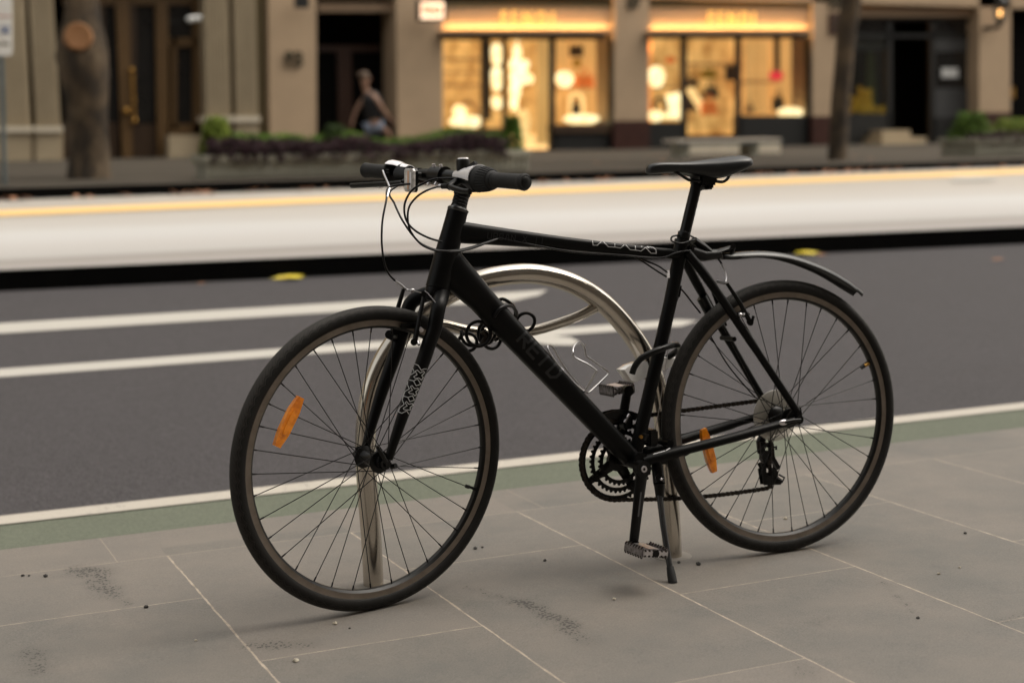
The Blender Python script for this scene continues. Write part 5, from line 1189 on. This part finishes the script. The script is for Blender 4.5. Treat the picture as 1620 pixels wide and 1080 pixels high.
for a, b in ((887, 584), (917, 618)): q = bk(a, b, 0); bt.tube([q + Vector((-.004, 0, -.004)), q + Vector((.003, 0, .003))], .0055, 10)
bt.prism([bk(884, 584, .009), bk(918, 620, .009), bk(914, 621, .009), bk(880, 585, .009)], (0, -.018, 0)); obj('mounting_plate', bt, M_CHR, cage)
# ---- brakes
def armb(mb, pts, r=(.0065, .0055, .0045), fl=.8): mb.tube(pts, list(r), 12, flat=fl)
def fw(px, pyy, w_): return ft(px, pyy, w_)
b1 = MB(); armb(b1, [fw(656, 541, .052), fw(662, 510, .046), fw(671.5, 464, .03)]); b1.tube([fw(655, 541, .045), fw(655, 541, .066)], .008, 12); b1.tube([fw(670, 465, .02), fw(670, 465, .036)], .006, 10)
b1.bbox(fw(650, 515, .022) + Vector((-.022, -.005, -.006)), fw(650, 515, .022) + Vector((.026, .005, .006)), .003); b1.tube([fw(663, 522, .02), fw(663, 522, .05)], .006, 10)
bA = obj('front_brake', b1, M_BLK, bike, angle=40)
bl = MB(); bl.tube([fw(664, 520, .045), fw(667, 522, .06)], .0052, 6); bl.tube([fw(661, 540, .055), fw(663, 545, .062)], .0036, 8); obj('pad_bolt', bl, M_CHR, bA)
b2 = MB(); armb(b2, [fw(620, 531, -.052), fw(630.5, 484, -.046), fw(638.5, 457, -.034)]); b2.tube([fw(619, 529, -.062), fw(621, 529, -.04)], .009, 14); b2.tube([fw(616, 529, -.03), fw(624, 533, -.055)], .0105, 14)
b2.bbox(fw(632, 525, -.022) + Vector((-.022, -.005, -.006)), fw(632, 525, -.022) + Vector((.022, .005, .006)), .003)
bB = obj('front_brake', b2, M_BLK, bike, angle=40); obj('pad_bolt', MB().tube([fw(628, 524, -.034), fw(634, 526, -.03)], .0055, 8), M_CHR, bB)
nd = MB(); nd.tube(smooth([fw(625, 444, -.03), fw(634, 450, -.034), fw(643, 458, -.036), fw(648, 459, -.03)], 5), .0028, 8); nd.ball(fw(652.5, 459.5, -.024), .005, 10, (1.3, 1, 1)); nd.tube([fw(655, 460, -.02), fw(672, 464.5, .028)], .0009, 6); nd.tube([fw(672, 460, .035), fw(677, 464, .042), fw(692, 482, .066)], .0011, 6)
obj('brake_noodle', nd, M_SIL, bA)
b3 = MB(); armb(b3, [bk(1187, 510, .052), bk(1170, 478, .047), bk(1150, 448, .032)]); b3.tube([bk(1187, 510, .04), bk(1187, 510, .062)], .008, 12); b3.bbox(bk(1172, 498, .02) + Vector((-.024, -.006, -.006)), bk(1172, 498, .02) + Vector((.02, .005, .006)), .003, M=None); b3.tube([bk(1172, 495, .02), bk(1172, 495, .05)], .006, 10)
b3.tube([bk(1192, 500, .054), bk(1189, 513, .058), bk(1182, 508, .05)], .004, 8)
bC = obj('rear_brake', b3, M_BLK, bike, angle=40); nd = MB(); nd.ball(bk(1171, 498, .055), .0058, 10); nd.ball(bk(1176, 497, .055), .004, 8)
nd.tube(smooth([bk(1141, 417, .004), bk(1147, 430, .014), bk(1149, 440, .022), bk(1148, 447, .028)], 5), .0017, 8); nd.tube([bk(1134, 445, .01), bk(1149, 448, .028)], [.004, .0045], 8); nd.tube([bk(1122, 447, -.03), bk(1136, 446, .01)], .0009, 6)
obj('brake_noodle', nd, M_SIL, bC)
b4 = MB(); armb(b4, [bk(1147, 515, -.052), bk(1135, 480, -.047), bk(1122, 445, -.032)]); b4.tube([bk(1110, 470, -.03), bk(1123, 495, -.03)], .013, 12, flat=1.2); obj('rear_brake', b4, M_BLK, bike, angle=40)
# ---- handlebar
bL = FR(-.199, .316, .6145); bR = FR(-.1805, -.316, .632); bd = (bL - bR).normalized(); bc_ = (bL + bR) / 2
def bar(t_, f=0., u=0.): # t along the bar (+ = near end), f forward, u up
    fwd = Vector((0, 0, 1)).cross(bd).normalized() * -1
    if fwd.x < 0: fwd = -fwd
    return bc_ + bd * t_ + fwd * f + bd.cross(fwd).normalized() * (u if bd.cross(fwd).z > 0 else -u)
hb = MB(); hb.tube([bar(-.30), bar(-.10), bar(-.045), bar(.045), bar(.10), bar(.30)], [.0111, .0111, .0152, .0152, .0111, .0111], 20); obj('handlebar', hb, M_BLK, bike)
st = MB(); s0 = ht0 - hd * .052; s1 = ht0 - hd * .060; 
st.tube([ht0 - hd * .038, ht0 - hd * .078], .0195, 24); st.tube([ht0 - hd * .058, (ht0 - hd * .058).lerp(bc_, .5), bc_ + Vector((-.012, 0, 0))], [.0175, .0155, .0165], 20, side=(0, 1, 0)); st.tube([bar(-.022), bar(.022)], .0215, 24)
st.tube([ht0 - hd * .078, ht0 - hd * .082], [.018, .012], 20)
st.bbox(ht0 - hd * .058 + Vector((-.030, -.014, -.014)), ht0 - hd * .058 + Vector((-.012, .014, .014)), .004)
stem = obj('stem', st, M_BLK, bike, angle=45)
bt = MB()
for t_ in (-.014, .014):
    bt.tube([bar(t_, .006, .018), bar(t_, .008, .026)], .004, 10); bt.tube([bar(t_, .018, -.014), bar(t_, .022, -.02)], .004, 10)
for z in (-.009, .009): q = ht0 - hd * .058 + Vector((-.031, 0, z)); bt.tube([q + Vector((0, -.016, 0)), q + Vector((0, .017, 0))], .0035, 10)
obj('stem_bolt', bt, M_CHR, stem)
def grip(s):
    mb = MB(); a, b = s * .205, s * .316; n = 22; pts = []; rr_ = []
    for i in range(n): 
        t_ = i / (n - 1); pts.append(bar(a + (b - a) * t_)); rr_.append(np.interp(t_, [0, .04, .1, .88, .93, .985, 1], [.0145, .0175, .0158, .0165, .0185, .0182, .015]) + (.0004 if i % 2 else 0))
    o = obj('grip', mb.tube(pts, rr_, 28), M_GRIP, bike, angle=50); obj('end_plug', MB().tube([bar(b), bar(b + s * .0015)], [.012, .010], 16), M_PLB, o)
grip(1); grip(-1)
def shifter(s):
    tw = MB(); pts = [bar(s * q) for q in ((.150, .153, .166, .172, .186, .200, .206) if s > 0 else (.188, .190, .194, .197, .200, .204, .206))]; tw.tube(pts, [.024, .0285, .0285, .0262, .0235, .0195, .0165], 36)
    sh = obj('twist_shifter', tw, M_RUB, bike, angle=35); rb = MB()
    for j in range(26 if s > 0 else 2):
        a = 2 * math.pi * j / 26; rb.tube([bar(s * .17, .0265 * math.cos(a), .0265 * math.sin(a)), bar(s * .186, .0240 * math.cos(a), .0240 * math.sin(a)), bar(s * .198, .0205 * math.cos(a), .0205 * math.sin(a))], .0018, 5)
    obj('ribs', rb, M_RUB, sh)
    cv = MB()                                       # silver cap over the top half, black belly under it
    sf = .036 if s < 0 else 0.; gq = .93 if s < 0 else 1.; a0_ = .75 if s < 0 else -.15
    st_ = [(.068 + sf, .0125, .006), (.086 + sf, .0165 * gq, .008), (.112 + sf, .0205 * gq, .006), (.132 + sf, .0255 * gq, .006), (.152 + sf * 1.2, .030 * gq, .002)]
    if s < 0: st_ = st_[1:]
    K_ = 18; rows = []
    for (t_, r, lift) in st_:
        rows.append([bar(s * t_, (r * 1.08) * math.cos(a), lift * .5 + r * math.sin(a)) for a in np.linspace(a0_, math.pi * .98, K_)])
    base = [p for r_ in rows for p in r_]; F_ = [(i*K_+j, i*K_+j+1, (i+1)*K_+j+1, (i+1)*K_+j) for i in range(len(rows)-1) for j in range(K_-1)]
    inner = []
    for (t_, r, lift) in st_: inner += [bar(s * t_, (r * 1.08 - .002) * math.cos(a), lift * .5 + (r - .002) * math.sin(a)) for a in np.linspace(a0_, math.pi * .98, K_)]
    nb = len(base); cv.add(base + inner, F_ + [tuple(nb + q for q in f[::-1]) for f in F_] + [(i*K_, (i+1)*K_, nb+(i+1)*K_, nb+i*K_) for i in range(len(rows)-1)] + [(i*K_+K_-1, nb+i*K_+K_-1, nb+(i+1)*K_+K_-1, (i+1)*K_+K_-1) for i in range(len(rows)-1)] + [(j, nb+j, nb+j+1, j+1) for j in range(K_-1)] + [((len(rows)-1)*K_+j, (len(rows)-1)*K_+j+1, nb+(len(rows)-1)*K_+j+1, nb+(len(rows)-1)*K_+j) for j in range(K_-1)])
    obj('shifter_cap', cv, M_SPLAS, sh, angle=50)
    be = MB(); be.tube([bar(s * .088, 0, -.001), bar(s * .11, .0, -.004), bar(s * .13, .002, -.006), bar(s * .15, .001, -.004)], [.0125, .0155, .0205, .0262], 24); obj('shifter_body', be, M_PLB, sh)
    # brake lever
    lv = MB(); lv.tube([bar(s * .078), bar(s * .094)], .0145, 18); lv.tube([bar(s * .086, .004, -.004), bar(s * .088, .028, -.016), bar(s * .092, .038, -.02)], [.010, .009, .008], 14)
    lv.tube([bar(s * .088, .030, -.018), bar(s * .060, .034, -.020)], [.007, .006], 12)
    lo_ = obj('brake_lever', lv, M_PLB, bike, angle=45)
    if s < 0: obj('lever_pivot', MB().ball(bk(602, 294, -.17), .006, 12, (1.2, 1, 1)), M_CHR, lo_)
    bd_ = MB(); bd_.tube(smooth([bar(s * .094, .036, -.02), bar(s * .12, .040, -.023), bar(s * .15, .042, -.026), bar(s * .17, .042, -.026), bar(s * (.30 if s < 0 else .175), .048 if s < 0 else .042, -.036 if s < 0 else -.026)], 5), [.006] * 10 + [.0055] * 11, 12, flat=1.3); obj('lever_blade', bd_, M_BLK, lo_)
    obj('barrel_adjuster', MB().tube([bar(s * .062, .034, -.02), bar(s * .050, .035, -.02)], .0048, 12), M_SIL, lo_)
    return sh
shN = shifter(1); shF = shifter(-1)
# bell and front reflector
bt = MB(); q = bar(.092, 0, .012); Mq = Matrix.Translation(q)
bt.lathe([(.006, -.006), (.015, 0), (.0155, .004), (.0155, .024), (.014, .028), (.001, .029)], Mq, 24); bell = obj('bell', bt, M_PLB, bike); obj('bell_cap', MB().lathe([(.013, .0275), (.0115, .031), (.006, .032), (.001, .032)], Mq, 20), M_SPLAS, bell); 
obj('bell_striker', MB().tube([bar(.108, .0, .020), bar(.138, .0, .034)], [.004, .0035], 8, flat=1.6), M_PLB, bell)
wr_ = MB(); q = bar(-.066, .030, -.012); fwd = (bar(0, 1, 0) - bar(0)).normalized(); upv = (bar(0, 0, 1) - bar(0)).normalized()
Mr = Matrix(((bd.x, fwd.x, upv.x, q.x), (bd.y, fwd.y, upv.y, q.y), (bd.z, fwd.z, upv.z, q.z), (0, 0, 0, 1)))
o_ = [(-.019, -.022), (-.014, -.027), (.014, -.027), (.019, -.022), (.0195, .021), (.014, .026), (-.014, .026), (-.0195, .021)]
wr_.prism([Mr @ Vector((a, .004, b)) for a, b in o_], tuple(Mr.to_3x3() @ Vector((0, .005, 0)))); wr_.prism([Mr @ Vector((a * .88, .009, b * .88)) for a, b in o_], tuple(Mr.to_3x3() @ Vector((0, .0015, 0))))
rf = obj('front_reflector', wr_, M_REFW, bike, angle=20); obj('amber_reflection', MB().prism([Mr @ Vector((a, .0105, b)) for a, b in ((-.004, -.020), (.001, -.022), (.002, .020), (-.003, .021))], tuple(Mr.to_3x3() @ Vector((0, .0006, 0)))), pm('peach_reflex', (.85, .5, .3), rough=.2), rf); obj('facet_glint', MB().prism([Mr @ Vector((a, .0105, b)) for a, b in ((.006, -.020), (.011, -.019), (.011, .018), (.007, .019))], tuple(Mr.to_3x3() @ Vector((0, .0006, 0)))), M_SPLAS, rf); rb = MB(); rb.prism([Mr @ Vector((a, -.003, b)) for a, b in o_], tuple(Mr.to_3x3() @ Vector((0, .0065, 0)))); rb.tube([bar(-.060), bar(-.044)], .0135, 18); rb.tube([bar(-.052, .006, 0), bar(-.064, .026, 0)], .006, 10); obj('reflector_bracket', rb, M_PLB, rf)  # peach and bright strips are reflections put in as thin pieces
# ---- cables
def cable(pts, r=.0024, nm='cable', m=None): return obj(nm, MB().tube(smooth(pts, 7), r, 10), m or M_CABLE, bike)
lf = bar(-.056, .035, -.02)
ctop = bk(606.5, 273, -.10)
sil = MB().tube(smooth([bk(605.5, 270, -.13), bk(608, 277, -.11), bk(613, 288, -.07), bk(616, 296, -.05)], 5), .0022, 8)
obj('cable_guide', sil, M_SIL, bike)
cable([lf, bk(616, 296, -.05), bk(611, 318, -.02), bk(605, 350, 0), bk(604, 385, .0), bk(608, 415, .0), bk(615, 433, -.01), ft(625, 444, -.03)])
obj('cable_ferrule', MB().tube([bk(616, 298, -.05), bk(612, 312, -.027)], .003, 8), M_SIL, bike)
cable([bar(-.09, .02, -.012), bk(617, 303, -.06), bk(624, 322, -.03), bk(633, 342, -.005), bk(642, 357, .005), bk(652, 371, .015), bk(667, 386, .03), bk(693, 396, .045), bk(720, 396.5, .042), bk(745, 391, .03), bk(768, 384, .024), bk(786, 378, .018)])
cable([bar(.088, .012, -.002), bk(690, 283, .07), bk(668, 291, .06), bk(651, 302, .05), bk(641, 320, .045), bk(640, 338, .045), bk(646, 354, .045), bk(660, 367, .045), bk(680, 377, .042), bk(699, 382.5, .03)])
cable([bar(.050, .035, -.02), bk(676, 301, .075), bk(660, 311, .065), bk(648, 326, .055), bk(645, 343, .052), bk(648, 362, .05), bk(658, 378, .05), bk(672, 390, .05), bk(695, 397.5, .046), bk(722, 398, .043), bk(746, 393, .033), bk(770, 384.5, .026), bk(788, 378, .018)])
cable([bk(790, 377, .018), bk(900, 397.5, .014), bk(980, 403.5, .012), bk(1030, 408, .016), bk(1052, 407, .022), bk(1070, 400, .024), bk(1090, 396.5, .018), bk(1110, 396, .008), bk(1128, 402, .0), bk(1138, 412, .002), bk(1142, 418, .004)])
cable([bk(1008, 405, .01), bk(1020, 412, .012), bk(1040, 420, .016), bk(1056, 431, .016)], .0022); cable([bk(1004, 406, .0), bk(1022, 417, .006), bk(1040, 429, .012), bk(1055, 438, .014)], .0022)
obj('cable_clip', MB().bbox(bk(1057, 434, .016) + Vector((-.004, -.003, -.009)), bk(1057, 434, .016) + Vector((.004, .002, .009)), .001), M_SPLAS, bike)
cable([bk(1068, 448, -.005), bk(1082, 462, -.02), bk(1096, 480, -.03), bk(1108, 495, -.034)], .0022)
obj('brake_wire', MB().tube([bk(1068, 480, .0), bk(1056, 560, 0), bk(1042, 652, 0), bk(1034, 690, 0)], .0008, 6), M_CHR, bike)
obj('cable_stop', MB().tube([bk(1071, 468, .0), bk(1069, 476, 0)], .005, 10).tube([bk(1077, 452, 0), bk(1074, 470, 0)], .003, 8), M_BLK, bike)
cable([bk(1120, 524, -.054), bk(1150, 575, -.062), bk(1180, 612, -.07), bk(1197, 630, -.075)], .002)

# ------------------------------------------------------------------ bicycle hoop (stainless)
def ssteel():
    t = NT('brushed_stainless'); v = t.co((1, 1, 1)); n = t.noise(v, 5, 5, .6); t.l(t.ramp(n, [(.3, (.50, .455, .39)), (.7, (.62, .575, .51))]), t.b.inputs['Base Color']); t.b.inputs['Metallic'].default_value = 1
    sm = t.noise(t.co((1, 1, .3)), 24, 6, .7); t.l(t.math('MULTIPLY_ADD', sm, .22, .10), t.b.inputs['Roughness']); t.bump(t.noise(v, 300, 3), .05, .0004); return t.m
M_SS = ssteel()
RP = Vector((1.127, 3.30, 0)); RN = Vector((.147, .989, 0))
def rk(px, pyy, o=0.): return Vector(on_plane(px, pyy, RP + RN * o, RN))
g0 = rk(591, 928); g1 = rk(1063.5, 876)
hp = MB(); arc = [g0 - Vector((0, 0, .12)), g0, rk(587.5, 855), rk(581.5, 775), rk(578, 715), rk(580, 662), rk(588, 618), rk(603, 577), rk(628, 537), rk(662, 500), rk(706, 467), rk(758, 444), rk(810, 434), rk(855, 434.5), rk(903, 447.5), rk(948, 474), rk(985, 511), rk(1015, 553), rk(1036, 600), rk(1047.5, 650), rk(1054, 715), rk(1059, 790), g1, g1 - Vector((0, 0, .12))]
hp.tube(smooth(arc, 7), .0242, 36)
H_ = thing('bike_hoop', 'polished stainless steel bike parking hoop with an inner curved brace', 'bike rack', (RP.x + .37, RP.y - .05, g0.z))
obj('hoop_tube', hp, M_SS, H_, space='world', angle=80)
hp = MB().tube(smooth([rk(646, 512), rk(675, 510), rk(704, 514), rk(735, 521.5), rk(768, 526.5), rk(805, 527.5), rk(845, 522.5), rk(885, 511), rk(920, 498), rk(955, 479)], 6), .0125, 24); obj('brace_tube', hp, M_SS, H_, space='world', angle=80)
for g in (g0, g1):
    fl = MB(); zz = zf(g.y); fl.lathe([(.024, .002), (.047, .0018), (.049, .001), (.049, -.02)], Matrix.Translation((g.x, g.y, zz)), 36); obj('grout_collar', fl, pm('grout_collar', (.2, .18, .155), (.16, .145, .125), scale=30, rough=.8), H_, space='world')
# u-lock
UL = thing('u_lock', 'shackle lock with thick black bar and white body around the seat tube', 'lock', BM @ bk(1040, 575, 0))
sh = smooth([bk(1000, 591, .022), bk(1004, 580, .026), bk(1013, 568, .032), bk(1025, 560.5, .036), bk(1042, 553, .038), bk(1056, 548, .030), bk(1067, 545.5, .010), bk(1072.5, 547, -.02), bk(1070, 555, -.05), bk(1060, 563, -.065), bk(1050, 569, -.07)], 6)
mb = MB().tube([BM @ p for p in sh], .0076, 18); obj('shackle', mb, M_BLK, UL, space='world')
mb = MB()
def lockpoly(px_pts, w0, w1):
    return [BM @ bk(a_, b_, w0 + (w1 - w0) * (a_ - 983) / 80) for a_, b_ in px_pts]
P_ = lockpoly([(983, 585), (994, 578), (1008, 573), (1024, 571), (1045, 566), (1064, 562), (1073, 566), (1070, 578), (1050, 588), (1024, 598), (1004, 606), (995, 603)], -.018, -.065)
ext = Vector(BM.to_3x3() @ Vector((0, -.034, 0))); mid = sum(P_, Vector()) / len(P_)
Q_ = [mid + (p - mid) * .9 for p in P_]; n = len(P_)
mb.add(Q_ + [p + ext * .22 for p in P_] + [p + ext * .78 for p in P_] + [p + ext for p in Q_], [tuple(range(n))[::-1]] + [(k * n + i, k * n + (i + 1) % n, (k + 1) * n + (i + 1) % n, (k + 1) * n + i) for k in range(3) for i in range(n)] + [tuple(range(3 * n, 4 * n))])
obj('lock_body', mb, pm('white_lock_plastic', (.95, .94, .92), (.8, .79, .77), rough=.22, coat=.5, scale=25), UL, space='world'); 
# coiled cable lock
CL = MB(); cr_ = .0041
def loop(cx, cy, w_, r, n, t0=0, t1=2 * math.pi, sq=1.):
    c = bk(cx, cy, w_); n = Vector(n).normalized(); u = n.orthogonal().normalized(); v = n.cross(u)
    return [c + (u * math.cos(a) + v * math.sin(a)) * r for a in np.linspace(t0, t1, 28)]
for (cx, cy, w_, r, nn_) in ((757, 528, -.01, .0285, (.15, 1, .0)), (777, 531, -.035, .0300, (-.3, 1, .1)), (740, 541, -.05, .021, (.3, .9, .3)), (770, 526, -.05, .026, (.9, .45, .2))):
    CL.tube([BM @ p for p in loop(cx, cy, w_, r, nn_)][:-1], cr_, 10, closed=True)
CL.tube([BM @ p for p in smooth([bk(776, 508, -.02), bk(781, 502, .02), bk(784, 497, .034), bk(791, 488, .037), bk(801, 483.5, .026), bk(811, 485, 0), bk(817, 494, -.025), bk(815, 503, -.045), bk(800, 515, -.06), bk(784, 525, -.055), bk(783, 537, -.02), bk(787, 536, .0)], 6)], cr_, 10)
CL.tube([BM @ p for p in smooth([bk(787, 476, -.035), bk(796, 473, -.03), bk(808, 480, -.03), bk(815, 490, -.035), bk(815, 505, -.045)], 6)], cr_, 10)
CL.tube([BM @ p for p in smooth([bk(815, 510, -.05), bk(822, 499, -.045), bk(834, 495, -.04), bk(844, 501, -.04), bk(845.5, 511, -.045), bk(839, 521, -.05), bk(830, 523, -.055), bk(815, 515, -.06)], 6)], cr_, 10)
CL.tube([BM @ p for p in smooth([bk(730, 524, -.04), bk(731, 536, -.06), bk(742, 546, -.06), bk(760, 545, -.05)], 6)], cr_, 10)
LK = obj('cable_lock', CL, M_CABLE, space='world'); tag(LK, 'black coiled cable lock looped round the down tube and hoop brace', 'lock')
CLb = MB().tube([bk(764, 523, -.02), bk(770, 533, -.02), bk(762, 546, -.02)], [.008, .009, .006], 12)
CLb.v = [BM @ v for v in CLb.v]; obj('lock_barrel', CLb, M_DKST, LK, space='world')
CLb = MB().tube([bk(774, 517, -.01), bk(777, 523, -.01)], .003, 8); CLb.v = [BM @ v for v in CLb.v]; obj('lock_ferrule', CLb, M_CHR, LK, space='world')
